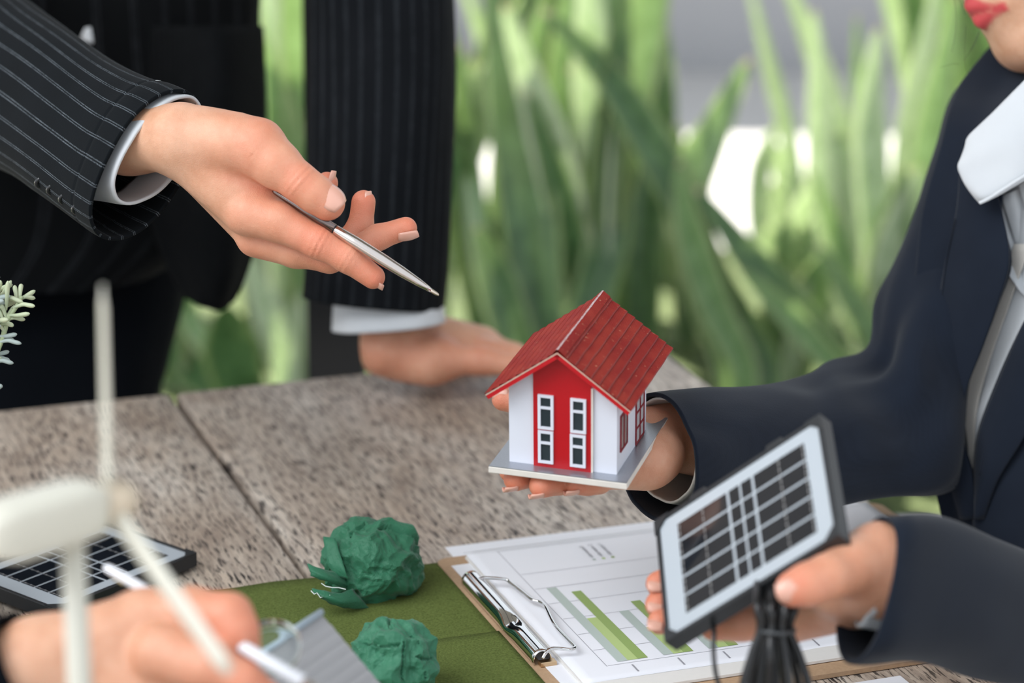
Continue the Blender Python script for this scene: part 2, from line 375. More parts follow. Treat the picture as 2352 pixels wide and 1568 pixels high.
for lab, bx, bd, lv in PL:
    base = on_bed(bx, bd); t = thing('snake_plant', lab, 'plant', base, group='snake plants behind the table')
    for k, (pl, wpx, mi) in enumerate(lv):
        pts = [U(x, y, bd + .03 * k * (1 if k % 2 else -1) * (1 - i / len(pl))) for i, (x, y) in enumerate(pl)]
        pts = [p for p in pts if p[2] > BEDZ + .03]
        pts.append(base + np.array([.015 * math.cos(k * 2.1), .015 * math.sin(k * 2.1), 0]))
        leaf_mesh(pts, wpx / FPX * bd, -FW + .25 * RI * math.sin(k * 1.7), LEAFM[mi], t, k + bx)
# fuller planting behind, random
rl = random.Random(11)
side = ['far left', 'left', 'middle left', 'middle', 'middle right', 'right', 'far right']
cnt = 0
fill_spots = []
for row, (dd, num) in enumerate(((3.72, 10), (3.98, 11), (4.22, 11))):
    for i in range(num): fill_spots.append((row, i, dd + rl.uniform(-.1, .1), (-.2 + 1.45 * (i + rl.uniform(.2, .8)) / num)))
nth = ['first', 'second', 'third', 'fourth', 'fifth', 'sixth', 'seventh', 'eighth', 'ninth', 'tenth', 'eleventh', 'twelfth']
for row, i, dd, fx in fill_spots:
    px = fx * 2352; base = on_bed(px, dd); base[1] = min(base[1], 4.3)
    open_view = 1480 < px < 2120
    t = thing('snake_plant', f"blurred snake plant, {nth[i]} from left in the {['nearest', 'second', 'farthest'][row]} back row", 'plant', base, group='snake plants behind the table')
    for k in range(7):
        hh = rl.uniform(.12, .34) if open_view else rl.uniform(.42, .85); an = rl.uniform(0, 6.28); le = rl.uniform(.05, .32) * hh
        dx, dy = math.cos(an) * le, math.sin(an) * le * .6
        pts = [base + np.array([dx * q ** 1.6, dy * q ** 1.6, hh * q]) for q in (1, .75, .5, .25, 0)]
        leaf_mesh(pts, rl.uniform(.03, .07), np.array([math.sin(an * 3) * .5, -1, .2]), LEAFM[rl.choice([0, 1, 1, 2, 2] if px > 1400 or px < 700 else [0, 0, 1, 1, 2])], t, k + i * 9)

# ------------------------------------------------------------------ post and bench behind
post_p = OnT(765, 880, 0.75); pd = 2.35
q = U(768, 800, pd)
tag(MB().box((q[0] - .025, q[1], 0), (.052, 0, 0), (0, .05, 0), (0, 0, 2.9), .002).build('post', plain('black_post', (.012, .012, .013), .5), None, loc=(q[0], q[1], 0)), 'square black upright post standing behind the table under the white cuff', 'post')
q = U(2060, 1211, 2.5); bz = q[2]
bench = thing('bench', 'pale grey wooden bench end behind the clipboard corner beside the navy jacket', 'bench', (q[0], q[1], 0))
mb_ = plain('bench_wood', (.36, .35, .34), .7, noise_amt=.15)
for k in range(1): MB().box((q[0], q[1] + k * .11, bz - .03), (1.3, 0, 0), (0, .035, 0), (0, 0, .03), .004).build('seat', mb_, bench)
for lx in (.05, 1.2):
    for ly in (.005,): MB().box((q[0] + lx, q[1] + ly, 0), (.05, 0, 0), (0, .026, 0), (0, 0, bz - .03), .003).build('leg', mb_, bench)

# ------------------------------------------------------------------ implicit bodies (signed distance + surface nets)
def sd_cone(P, a, b, ra, rb):
    ba = b - a; l = max(ba @ ba, 1e-12); pa = P - a; h = np.clip(pa @ ba / l, 0, 1)
    return np.linalg.norm(pa - h[..., None] * ba, axis=-1) - (ra + (rb - ra) * h)
def sd_ell(P, c, R, r):                       # R rows: axes
    q = (P - c) @ R.T; k0 = np.linalg.norm(q / r, axis=-1); k1 = np.linalg.norm(q / (r * r), axis=-1); return k0 * (k0 - 1) / np.maximum(k1, 1e-9)
def smin(a, b, k):
    h = np.clip(.5 + .5 * (b - a) / k, 0, 1); return b * (1 - h) + a * h - k * h * (1 - h)
def nets(val, org, vs):
    s = val < 0; nx, ny, nz = val.shape
    acc = np.zeros((nx - 1, ny - 1, nz - 1, 3), np.float32); cnt = np.zeros((nx - 1, ny - 1, nz - 1), np.float32)
    for ax in range(3):
        sl0 = [slice(None)] * 3; sl1 = [slice(None)] * 3; sl0[ax] = slice(0, -1); sl1[ax] = slice(1, None)
        a = val[tuple(sl0)]; b = val[tuple(sl1)]; cr_ = s[tuple(sl0)] != s[tuple(sl1)]
        t = np.where(cr_, a / np.where(cr_, a - b, 1), 0)
        o1, o2 = [q for q in range(3) if q != ax]
        for i in (0, 1):
            for j in (0, 1):
                sl = [slice(None)] * 3; sl[o1] = slice(i, i + val.shape[o1] - 1); sl[o2] = slice(j, j + val.shape[o2] - 1)
                c = cr_[tuple(sl)]; tt = t[tuple(sl)]
                acc[..., ax] += c * tt; acc[..., o1] += c * i; acc[..., o2] += c * j; cnt += c
    m = cnt > 0; idx = -np.ones(m.shape, int); idx[m] = np.arange(m.sum())
    ijk = np.argwhere(m); V = org + vs * (ijk + acc[m] / cnt[m][:, None]); F = []
    for ax in range(3):
        o1, o2 = [(1, 2), (2, 0), (0, 1)][ax]
        sl0 = [slice(None)] * 3; sl1 = [slice(None)] * 3; sl0[ax] = slice(0, -1); sl1[ax] = slice(1, None)
        c = s[tuple(sl0)] != s[tuple(sl1)]; E = np.argwhere(c); flip = s[tuple(sl0)][c]
        ok = (E[:, o1] > 0) & (E[:, o2] > 0) & (E[:, o1] < m.shape[o1]) & (E[:, o2] < m.shape[o2]); E = E[ok]; flip = flip[ok]
        q = []
        for a_, b_ in ((1, 1), (0, 1), (0, 0), (1, 0)):
            G = E.copy(); G[:, o1] -= a_; G[:, o2] -= b_; q.append(idx[G[:, 0], G[:, 1], G[:, 2]])
        Q = np.stack(q, 1); Q[~flip] = Q[~flip][:, ::-1]; F.append(Q)
    return V, np.concatenate(F)
def body_mesh(palm, fingers, vs=.0012, kp=.010, kf=.005, creases=(), extra=None):
    """palm: list of (a,b,ra,rb,tint); fingers: list of chains [(p,r,tint),...]; world metres"""
    pr = [(a, b, ra, rb, t) for a, b, ra, rb, t in palm]; ch = []
    for f in fingers: ch.append([(f[i][0], f[i + 1][0], f[i][1], f[i + 1][1], f[i][2], f[i + 1][2]) for i in range(len(f) - 1)])
    pts = np.array([p for q in pr for p in q[:2]] + [p for c in ch for q in c for p in q[:2]]); rm = max([max(q[2:4]) for q in pr] + [.012])
    lo = pts.min(0) - rm - .004; hi = pts.max(0) + rm + .004
    n = np.ceil((hi - lo) / vs).astype(int) + 1
    ax = [lo[i] + vs * np.arange(n[i]) for i in range(3)]; G = np.stack(np.meshgrid(*ax, indexing='ij'), -1).astype(np.float32)
    val = np.full(G.shape[:3], 1., np.float32); wsum = np.full_like(val, 1e-9); ts = np.zeros_like(val)
    def local(fn, a, b, ra, rb, pad=.022):
        l = np.minimum(a, b) - max(ra, rb) - pad; h = np.maximum(a, b) + max(ra, rb) + pad
        i0 = np.clip(((l - lo) / vs).astype(int), 0, n); i1 = np.clip(np.ceil((h - lo) / vs).astype(int) + 1, 0, n)
        return tuple(slice(p, q) for p, q in zip(i0, i1))
    def acc(sl, d, t):
        wq = np.exp(-np.clip(d, -.012, .03) / .0022); wsum[sl] += wq; ts[sl] += wq * t
    for a, b, ra, rb, t in pr:
        sl = local(None, a, b, ra, rb); d = sd_cone(G[sl], a, b, ra, rb); val[sl] = smin(val[sl], d, kp); acc(sl, d, t)
    tot = val.copy()
    for c in ch:
        fv = np.full_like(val, 1.)
        for a, b, ra, rb, ta, tb in c:
            sl = local(None, a, b, ra, rb); P = G[sl]; ba = b - a; h = np.clip((P - a) @ ba / max(ba @ ba, 1e-12), 0, 1)
            d = np.linalg.norm(P - a - h[..., None] * ba, axis=-1) - (ra + (rb - ra) * h)
            fv[sl] = smin(fv[sl], d, .0035); acc(sl, d, ta + (tb - ta) * h)
        tot = np.minimum(tot, smin(val, fv, kf))
    for p, axv, R, amp, lam in creases:
        p = np.array(p); axv = np.array(axv) / np.linalg.norm(axv); sl = local(None, p, p, R, R, .004); P = G[sl] - p
        s_ = P @ axv; rr = np.linalg.norm(P, axis=-1); tot[sl] += amp * np.cos(2 * math.pi * s_ / lam) * np.exp(-(s_ / (lam * 1.3)) ** 2) * np.clip(1 - (rr / R) ** 4, 0, 1)
    if extra: tot = extra(G, tot)
    V, F = nets(tot, lo, vs)
    ii = np.clip(np.round((V - lo) / vs).astype(int), 0, n - 1); t = (ts / wsum)[ii[:, 0], ii[:, 1], ii[:, 2]]
    return V, F, np.stack([t, np.zeros_like(t), np.zeros_like(t)], 1)
def join(parts):
    Vs, Fs, Cs = [], [], []; n = 0
    for V, F, C in parts: Vs.append(V); Fs.append(np.asarray(F) + n); Cs.append(C); n += len(V)
    return np.concatenate(Vs), np.concatenate(Fs), np.concatenate(Cs)
def HP(px, py, dz, d0): return U(px, py, d0 + dz / 1000)     # dz in mm behind d0
def nail(parent, c, along, nrm, l, w_, mat=None, label=None, name='fingernail'):
    """curved nail plate: c centre of the plate, along = toward the fingertip"""
    al = np.array(along) / np.linalg.norm(along); nr = np.array(nrm) - al * (np.array(nrm) @ al); nr /= np.linalg.norm(nr); s = np.cross(al, nr)
    V = []; m = 9; n = 9
    for i in range(m):
        v = -1 + 2 * i / (m - 1)
        for j in range(n):
            u = -1 + 2 * j / (n - 1); hw = w_ / 2 * (1 - .16 * abs(v) ** 3) * (1 if v < 0 else math.sqrt(max(0, 1 - (v * .55) ** 2)))
            V.append(np.array(c) + al * v * l / 2 * (1 - .12 * u * u) + s * u * hw + nr * (-.22 * w_ * u * u - .05 * l * v * v))
    o = mesh(name, V, grid_faces(m, n), mat or NAIL, parent); md = o.modifiers.new('s', 'SOLIDIFY'); md.thickness = .0009; md.offset = 0; return o


def link_body(parts, limbs):
    """hands / head joined by the limbs and trunk under the clothes into one surface"""
    tubes = []
    for P, r in limbs:
        m = MB().tube(cr([np.array(p) for p in P], 4), np.interp(np.linspace(0, 1, (len(P) - 1) * 4 + 1), np.linspace(0, 1, len(r)), r), 16)
        q = [f for f in m.F]; V_ = np.array(m.V); F_ = []
        for f in q:
            if len(f) == 4: F_.append(f)
            else:
                for i in range(1, len(f) - 2, 2): F_.append((f[0], f[i], f[i + 1], f[i + 2]))
                if len(f) % 2: F_.append((f[0], f[-2], f[-1], f[-1]))
        tubes.append((V_, np.array(F_), np.zeros((len(V_), 3))))
    allp = tubes + list(parts); V, F, Cc = join(allp); F = [tuple(f) for f in F]
    st = np.cumsum([0] + [len(p[0]) for p in allp])
    for i in range(1, len(allp)):           # weld strips keep it one piece
        A_ = V[st[0]:st[i]]; B_ = V[st[i]:st[i + 1]]; j0 = ((B_ - A_.mean(0)) ** 2).sum(1).argmin()
        sub = A_[::max(1, len(A_) // 4000)]; sb = B_[::max(1, len(B_) // 1500)]
        D2 = ((sub[:, None] - sb[None]) ** 2).sum(2); a_, b_ = np.unravel_index(D2.argmin(), D2.shape)
        ia = a_ * max(1, len(A_) // 4000); ib = st[i] + b_ * max(1, len(B_) // 1500)
        F.append((ia, ib, ib + 1))
    return V, F, Cc
# ------------------------------------------------------------------ man standing on the left
def fold(seed, amp=.003, ku=5, kv=9):
    return lambda u, l, v: amp * (noise.noise((math.cos(6.283 * u) * ku * .4 + seed, math.sin(6.283 * u) * ku * .4, l * kv)) + .5 * noise.noise((math.cos(6.283 * u) * ku + seed, math.sin(6.283 * u) * ku, l * kv * 2.2)))
man = thing('person', 'standing person in black pinstripe suit, left hand on the table, pointing a silver pen', 'person', (U(150, 900, 2.2)[0], U(150, 900, 2.2)[1], 0))
rows = [ring((-150, -420), (480, -420), 2.2, (0, -60, 300)), ring((-300, -100), (588, -100), 2.2, (0, -90, 300)), ring((-290, 60), (598, 60), 2.2, (0, -90, 300)), ring((-280, 200), (606, 200), 2.2, (0, -90, 300)), ring((-270, 350), (596, 350), 2.2, (0, -90, 300)), ring((-260, 480), (540, 480), 2.2, (0, -90, 290)), ring((-250, 590), (400, 590), 2.2, (0, -90, 280))]
loft('jacket', rows, PIN2, man, seg=72, e=2.6, wr=fold(1, .008, 4, 4), cap=(1, 0))
sheet('jacket_front', [[(300, 60, 2.13), (420, 60, 2.07), (520, 60, 2.06), (602, 60, 2.12)], [(310, 250, 2.12), (420, 250, 2.06), (520, 250, 2.05), (608, 250, 2.11)], [(335, 420, 2.11), (430, 420, 2.05), (530, 420, 2.04), (604, 420, 2.10)], [(352, 520, 2.10), (440, 530, 2.05), (530, 530, 2.04), (592, 530, 2.09)], [(385, 610, 2.09), (450, 630, 2.05), (520, 640, 2.04), (568, 620, 2.08)], [(425, 680, 2.08), (460, 700, 2.06), (505, 710, 2.06), (538, 692, 2.07)]], PIN2, man, thick=.003, disp=lambda u, v: .004 * noise.noise((u * 4, v * 1.2, 3)))
sheet('shirt', [[(196, 64, 2.0), (208, 62, 2.0)], [(186, 84, 2.0), (212, 82, 2.0)], [(190, 92, 2.0), (214, 100, 2.0)]], WHITE, man, sub=2)
rows = [ring((-240, 430), (470, 430), 2.24, (0, -70, 240)), ring((-230, 600), (440, 600), 2.24, (0, -70, 230)), ring((-220, 740), (418, 740), 2.24, (0, -70, 220)), ring((-210, 860), (392, 860), 2.24, (0, -70, 210)), ring((-200, 980), (375, 980), 2.24, (0, -70, 200)), ring((-180, 1700), (330, 1700), 2.3, (0, -70, 180)), ring((-150, 2900), (280, 2900), 2.4, (0, -60, 160))]
loft('trousers', rows, BLACK, man, seg=56, e=2.6, wr=fold(8, .01, 3, 3), cap=(0, 1))
# right sleeve, toward the camera
R = [ring((-80, -190), (-420, 200), 1.98, (20, 0, 200)), ring((-20, -60), (-280, 260), 1.84, (25, 0, 180)), ring((60, 12), (-120, 316), 1.74, (30, -5, 160)), ring((140, 72), (10, 378), 1.67, (36, -5, 150)), ring((240, 140), (100, 436), 1.60, (45, -8, 135)), ring((322, 184), (192, 500), 1.55, (60, -10, 125)), ring((372, 200), (238, 530), 1.525, (72, -10, 115)), ring((408, 216), (266, 545), 1.51, (80, -10, 108))]
def sl_wr(u, l, v):
    a = .0035 * noise.noise((math.cos(6.283 * u) * 1.6, math.sin(6.283 * u) * 1.6, l * 7)) * (1 - v * .6)
    return a - .0010 * math.exp(-((v - .80) / .006) ** 2) + .0022 * math.sin(l * 60 + 3 * math.sin(6.283 * u)) * max(0, -math.sin(6.283 * (u - .6))) * (1 - v) * .8
loft('sleeve', R, PIN, man, seg=96, sub=14, wr=sl_wr, thick=.0022)
def button(c, nrm, r, mat, parent):
    n_ = np.array(nrm) / np.linalg.norm(nrm); a = np.cross(n_, EZ); a /= np.linalg.norm(a); b = np.cross(n_, a); V = []; prof = [(0, .5), (.55, .5), (.75, .9), (.95, .8), (1, .3), (1, 0)]
    for rr, h in prof:
        for k in range(16): t = k * math.pi / 8; V.append(np.array(c) + (a * math.cos(t) + b * math.sin(t)) * r * max(rr, .02) + n_ * h * r * .35)
    mesh('button', V, grid_faces(len(prof), 16, True), mat, parent)
mbtn = plain('dark_button', (.02, .022, .025), .25)
for bx, by, bd_ in ((97, 418, 1.585), (124, 434, 1.57), (152, 455, 1.555), (182, 478, 1.54)): button(U(bx, by, bd_ - .030), -FW + .5 * RI - UP * 1.2, .0050, mbtn, man)
C = [ring((350, 190), (230, 455), 1.535, (62, -15, 100)), ring((383, 212), (272, 460), 1.522, (58, -18, 96)), ring((420, 226), (308, 462), 1.51, (64, -20, 94))]
loft('shirt_cuff', C, WHITE, man, seg=64, sub=4, thick=.0018, wr=fold(3, .0012, 3, 20))
# left sleeve, hanging straight down to the table
L_ = [ring((705, -420), (1040, -420), 2.02, (0, -30, 170)), ring((706, -80), (1045, -80), 1.99, (0, -25, 160)), ring((708, 120), (1047, 120), 1.98, (0, -20, 150)), ring((707, 300), (1042, 300), 1.97, (0, -18, 145)), ring((702, 460), (1034, 470), 1.97, (0, -16, 140)), ring((698, 590), (1027, 610), 1.97, (0, -16, 138)), ring((692, 680), (1020, 712), 1.97, (0, -16, 136))]
loft('sleeve', L_, PIN3, man, seg=80, sub=8, wr=fold(5, .003, 3, 5), thick=.0022, cap=(1, 0))
C = [ring((768, 640), (1014, 650), 1.97, (0, -14, 112)), ring((764, 700), (1019, 700), 1.97, (0, -14, 112)), ring((761, 758), (1022, 738), 1.965, (0, -14, 110))]
loft('shirt_cuff', C, WHITE, man, seg=64, sub=4, thick=.0016, wr=fold(13, .001, 3, 16))
# right hand
d0 = 1.50; H = lambda x, y, z: HP(x, y, z, d0); mm = .001
palm = [(H(150, 275, 115), H(290, 316, 32), .021, .021, .05), (H(290, 312, 25), H(400, 318, -2), .021, .0185, .05), (H(290, 318, 45), H(402, 322, 22), .020, .017, .05),
        (H(425, 312, -2), H(500, 322, -4), .0185, .0178, .2), (H(425, 340, 4), H(560, 482, 0), .0185, .0135, .15),
        (H(430, 345, 22), H(585, 535, 18), .017, .0115, .25), (H(430, 335, 38), H(592, 545, 36), .015, .0115, .3), (H(430, 330, 50), H(600, 520, 54), .013, .0105, .3),
        (H(540, 395, 0), H(628, 468, 2), .0130, .0085, .9), (H(500, 360, 15), H(640, 440, 30), .016, .010, .5)]
fing = [[(H(470, 318, -4), .0178, .2), (H(540, 328, -9), .0172, .35), (H(590, 340, -11), .0172, .6), (H(636, 378, -16), .0138, .45), (H(690, 420, -19), .0110, .75), (H(722, 444, -19), .0107, .5), (H(752, 466, -18), .0103, .8)],
        [(H(572, 490, -3), .0135, .55), (H(640, 509, -7), .0116, .45), (H(733, 557, -11), .0094, .85), (H(798, 592, -11), .0083, .7), (H(857, 636, -9), .0070, .95)],
        [(H(588, 547, 14), .0115, .6), (H(680, 576, 8), .0098, .4), (H(757, 592, 7), .0086, .7), (H(800, 580, 18), .0078, .6), (H(868, 545, 25), .0074, .7), (H(932, 524, 26), .0068, .95)],
        [(H(596, 548, 36), .011, .6), (H(710, 556, 36), .0092, .5), (H(790, 565, 44), .0082, .7), (H(828, 520, 48), .0074, .7), (H(835, 464, 47), .0073, .95)],
        [(H(602, 520, 55), .0105, .6), (H(680, 495, 60), .0085, .5), (H(738, 455, 62), .0074, .7), (H(751, 420, 62), .0068, .95)]]
dth = DV(54, 46, -3, d0)
crz = [(H(688, 410, -29), DV(60, 52, 0, d0), .013, .00042, .0034), (H(733, 560, -19), DV(90, 45, 0, d0), .012, .00045, .0032), (H(798, 595, -18), DV(65, 40, 0, d0), .011, .00035, .0030), (H(590, 345, -26), DV(50, 40, 0, d0), .010, .0002, .003)]
bp = [body_mesh(palm, fing, .00105, .009, .0036, crz)]
# left hand resting on the table
d1 = 1.975; H1 = lambda x, y, z: HP(x, y, z, d1)
palm = [(H1(905, 600, 10), H1(900, 760, 0), .024, .024, .1), (H1(885, 806, -8), H1(1000, 822, 0), .0185, .0190, .5), (H1(930, 760, 10), H1(1110, 785, 40), .019, .0125, .1), (H1(960, 800, 22), H1(1110, 815, 25), .019, .0145, .3), (H1(872, 822, 10), H1(985, 842, -12), .0135, .0130, .3), (H1(990, 830, -10), H1(1120, 828, -6), .0125, .0095, .5)]
fing = [[(H1(1110, 795, 40), .0115, .4), (H1(1180, 812, 38), .0085, .3), (H1(1240, 835, 36), .0078, .4), (H1(1300, 850, 34), .007, .6)],
        [(H1(1115, 812, 15), .0115, .5), (H1(1190, 820, 10), .0088, .3), (H1(1250, 835, 8), .008, .5), (H1(1310, 852, 6), .0072, .6)],
        [(H1(1100, 828, -6), .0105, .6), (H1(1180, 840, -10), .0082, .4), (H1(1240, 855, -12), .0075, .6)],
        [(H1(960, 770, 50), .013, .3), (H1(1040, 790, 90), .011, .3), (H1(1090, 810, 100), .009, .5)]]
bp.append(body_mesh(palm, fing, .0018, .011, .006))
V, F, Cc = link_body(bp, [([U(160, 280, 1.62), U(0, 200, 1.75), U(-180, 60, 1.92), U(0, -250, 2.2)], [.02, .034, .04, .045]), ([U(903, 610, 1.985), U(885, 300, 1.99), U(870, -100, 2.01), U(840, -380, 2.05), U(300, -330, 2.2), U(0, -250, 2.2)], [.022, .03, .034, .04, .05, .05]), ([U(160, -250, 2.2), U(160, 200, 2.2), U(120, 450, 2.2)], [.07, .08, .07])])
mesh('body', V, F, SKIN, man, col=Cc)
nl = -FW * 1.0 + UP * .38 + RI * .28
nail(man, H(762, 470, -18) + np.array(nl) / np.linalg.norm(nl) * .0102 - DV(4, 3, 0, d0), DV(54, 48, 4, d0), nl, .0150, .0150)
nail(man, H(940, 536, 26) + DV(0, 12, -18, d0), DV(60, -12, 5, d0), DV(8, 34, -22, d0), .0125, .0085)
nail(man, H(852, 466, 44), DV(3, -60, 0, d0), DV(55, 0, -22, d0), .0145, .0095)
nail(man, H(766, 412, 58), DV(14, -40, 0, d0), DV(40, 12, -14, d0), .0105, .0075)
nail(man, H(857, 652, -10), DV(60, 46, 2, d0), DV(-20, 34, -10, d0), .0130, .0085)

# ------------------------------------------------------------------ silver pen
chrome = plain('brushed_steel', (.62, .56, .52), .16, 1.0, noise_amt=.05, nscale=200)
A_, B_ = HP(628, 437, -9, d0), HP(1008, 678, -26, d0)
pen = thing('pen', 'slim silver ballpoint pen pinched between thumb and index finger', 'pen', A_)
ax = B_ - A_; Lp = np.linalg.norm(ax); AX = lambda t: A_ + ax * t
MB().tube([AX(t) for t in (0, .01, .05, .2, .37)], [.0012, .0017, .0020, .0026, .0029], 20).build('barrel', plain('dark_steel', (.20, .16, .15), .22, 1.0, nscale=200), pen, smooth=True, label='dark brushed upper barrel')
MB().tube([AX(t) for t in (.376, .38, .5, .66, .78, .88, .955)], [.0027, .0030, .0034, .0035, .0030, .0022, .0012], 20).build('lower_barrel', chrome, pen, smooth=True)
MB().tube([AX(t) for t in (.37, .376)], [.0026, .0026], 16).build('joint_ring', FRAMEB, pen, smooth=True)
MB().tube([AX(t) for t in (.95, .956, .985, .997, 1.0)], [.0010, .0011, .0010, .0006, .0002], 12).build('tip', plain('pen_tip', (.7, .6, .5), .2, 1), pen, smooth=True)

# ------------------------------------------------------------------ woman in navy blazer
wo = thing('person', 'seated woman in navy blazer and white collar holding the red roofed model house', 'person', (U(2480, 1200, 1.9)[0], U(2480, 1200, 1.9)[1], 0))
rows = [ring((2400, 40), (2640, 40), 1.83, (0, -30, 200)), ring((2270, 130), (2800, 130), 1.83, (0, -60, 260)), ring((2200, 280), (2860, 280), 1.83, (0, -70, 290)), ring((2160, 500), (2860, 500), 1.82, (0, -80, 330)), ring((2135, 800), (2830, 800), 1.82, (0, -80, 340)), ring((2165, 1050), (2800, 1050), 1.82, (0, -80, 320)), ring((2215, 1210), (2800, 1210), 1.87, (0, -80, 300)), ring((2330, 1400), (2820, 1400), 1.96, (0, -80, 260)), ring((2350, 1700), (2820, 1700), 1.99, (0, -80, 260))]
loft('jacket', rows, NAVY, wo, seg=64, e=2.4, wr=fold(21, .004, 3, 4), cap=(1, 1))
dd = lambda x: 1.735 - .00026 * min(max(x - 2100, 0), 330)
def rowpx(y, x0, x1, n=5, off=0., yslope=0.): return [(x0 + (x1 - x0) * i / (n - 1), y + yslope * i / (n - 1), dd(x0 + (x1 - x0) * i / (n - 1)) + off) for i in range(n)]
# blouse front
sheet('blouse', [rowpx(330, 2235, 2600, 6, -.004), rowpx(470, 2235, 2600, 6, -.006), rowpx(600, 2290, 2600, 6, -.006), rowpx(720, 2270, 2600, 6, -.008), rowpx(860, 2222, 2560, 6, -.008), rowpx(960, 2196, 2520, 6, -.008), rowpx(1050, 2212, 2450, 6, -.006), rowpx(1120, 2232, 2400, 6, -.004)], WHITE, wo, thick=.001, disp=lambda u, v: .004 * noise.noise((u * 9 + v * 4, v * 1.3, 2)))
sheet('blouse_edge', [rowpx(560, 2330, 2368, 3, -.0125), rowpx(700, 2284, 2318, 3, -.0125), rowpx(820, 2240, 2276, 3, -.0125), rowpx(930, 2204, 2246, 3, -.0125), rowpx(1020, 2212, 2238, 3, -.0125), rowpx(1095, 2228, 2240, 3, -.0125)], CREAM, wo, thick=.001)
for k, (x0, x1_, y0, y1_) in enumerate(((2262, 2330, 470, 640), (2300, 2420, 452, 760), (2340, 2470, 425, 820))):
    sheet('pleat', [[(x0, y0, dd(x0) - .020 + .003 * k), (x0 + 26, y0 - 12, dd(x0) - .024 + .003 * k), (x0 + 52, y0 - 24, dd(x0) - .020 + .003 * k)], [(x0 + (x1_ - x0) * .5 - 12, (y0 + y1_) / 2, dd(x0) - .020 + .003 * k), (x0 + (x1_ - x0) * .5 + 16, (y0 + y1_) / 2, dd(x0) - .024 + .003 * k), (x0 + (x1_ - x0) * .5 + 50, (y0 + y1_) / 2 - 20, dd(x0) - .020 + .003 * k)], [(x1_ - 14, y1_ - 10, dd(x1_) - .014), (x1_ + 14, y1_ + 30, dd(x1_) - .018), (x1_ + 48, y1_ + 60, dd(x1_) - .014)]], WHITE, wo, thick=.001)
# collar
sheet('collar', [[(2420, 110, 1.645), (2352, 186, 1.640), (2290, 250, 1.640), (2236, 304, 1.645), (2222, 332, 1.648)], [(2440, 190, 1.638), (2370, 250, 1.632), (2300, 310, 1.632), (2240, 348, 1.638), (2207, 366, 1.645)], [(2460, 270, 1.636), (2390, 320, 1.630), (2320, 370, 1.630), (2250, 396, 1.636), (2202, 386, 1.645)], [(2450, 340, 1.636), (2388, 378, 1.632), (2330, 412, 1.632), (2262, 446, 1.636), (2214, 412, 1.644)], [(2440, 352, 1.638), (2384, 386, 1.634), (2330, 420, 1.634), (2270, 458, 1.638), (2252, 466, 1.642)]], WHITE, wo, thick=.0022, disp=lambda u, v: .002 * noise.noise((u * 3, v * 3, 7)))
MB().tube(cr([U(2250, 466, 1.634), U(2272, 455, 1.631), U(2330, 418, 1.628), U(2388, 382, 1.628), U(2445, 348, 1.632)], 5), .0012, 8).build('collar_seam', WHITE, wo, smooth=True)
# jacket fronts and lapels
jd = lambda u, v: .0035 * noise.noise((u * 2.2 + v, v * 3, 5))
sheet('jacket_front', [rowpx(100, 2284, 2400, 5, .075, 30), rowpx(195, 2208, 2400, 5, .04, 10), rowpx(262, 2180, 2370, 5, .006, 5), rowpx(330, 2164, 2330, 5, -.012), rowpx(480, 2122, 2300, 5, -.026), rowpx(600, 2108, 2322, 5, -.026), rowpx(700, 2098, 2292, 5, -.026), rowpx(800, 2096, 2256, 5, -.026), rowpx(900, 2102, 2220, 5, -.026), rowpx(990, 2120, 2210, 5, -.026), rowpx(1100, 2147, 2238, 5, -.026), rowpx(1220, 2170, 2244, 5, -.014), rowpx(1330, 2172, 2246, 5, -.012)], NAVY, wo, thick=.0025, disp=jd)
sheet('lapel', [rowpx(400, 2205, 2275, 5, -.031), rowpx(490, 2196, 2300, 5, -.034), rowpx(600, 2172, 2316, 5, -.036), rowpx(700, 2156, 2289, 5, -.036), rowpx(800, 2148, 2254, 5, -.036), rowpx(900, 2146, 2217, 5, -.036), rowpx(1000, 2158, 2208, 5, -.034), rowpx(1100, 2180, 2232, 5, -.031), rowpx(1190, 2205, 2238, 5, -.022)], NAVY, wo, thick=.0022, disp=lambda u, v: .003 * math.sin(u * 3.14) - .001)
sheet('jacket_front', [rowpx(560, 2440, 2700, 5, -.020), rowpx(680, 2385, 2680, 5, -.022), rowpx(760, 2343, 2660, 5, -.022), rowpx(880, 2290, 2640, 5, -.024), rowpx(1000, 2246, 2620, 5, -.024), rowpx(1100, 2238, 2600, 5, -.022), rowpx(1220, 2240, 2600, 5, -.018), rowpx(1330, 2242, 2600, 5, -.014)], NAVY, wo, thick=.0025, disp=jd)
sheet('lapel', [rowpx(600, 2425, 2520, 5, -.030), rowpx(740, 2352, 2450, 5, -.031), rowpx(880, 2292, 2405, 5, -.032), rowpx(1000, 2247, 2352, 5, -.031), rowpx(1100, 2239, 2290, 5, -.028), rowpx(1190, 2240, 2256, 5, -.024)], NAVY, wo, thick=.0022, disp=lambda u, v: .004 * math.sin(u * 3.14) - .001)
for k_, pts_ in enumerate((((2192, 500), (2170, 620), (2160, 720), (2156, 820), (2158, 920), (2172, 1020), (2196, 1120)), ((2418, 700), (2362, 770), (2312, 890), (2268, 1000), (2250, 1090)))):
    MB().tube(cr([U(x, y, dd(x) - (.0375 if k_ == 0 else .0335)) for x, y in pts_], 6), .0005, 6).build('top_stitch', NAVY, wo, smooth=True)
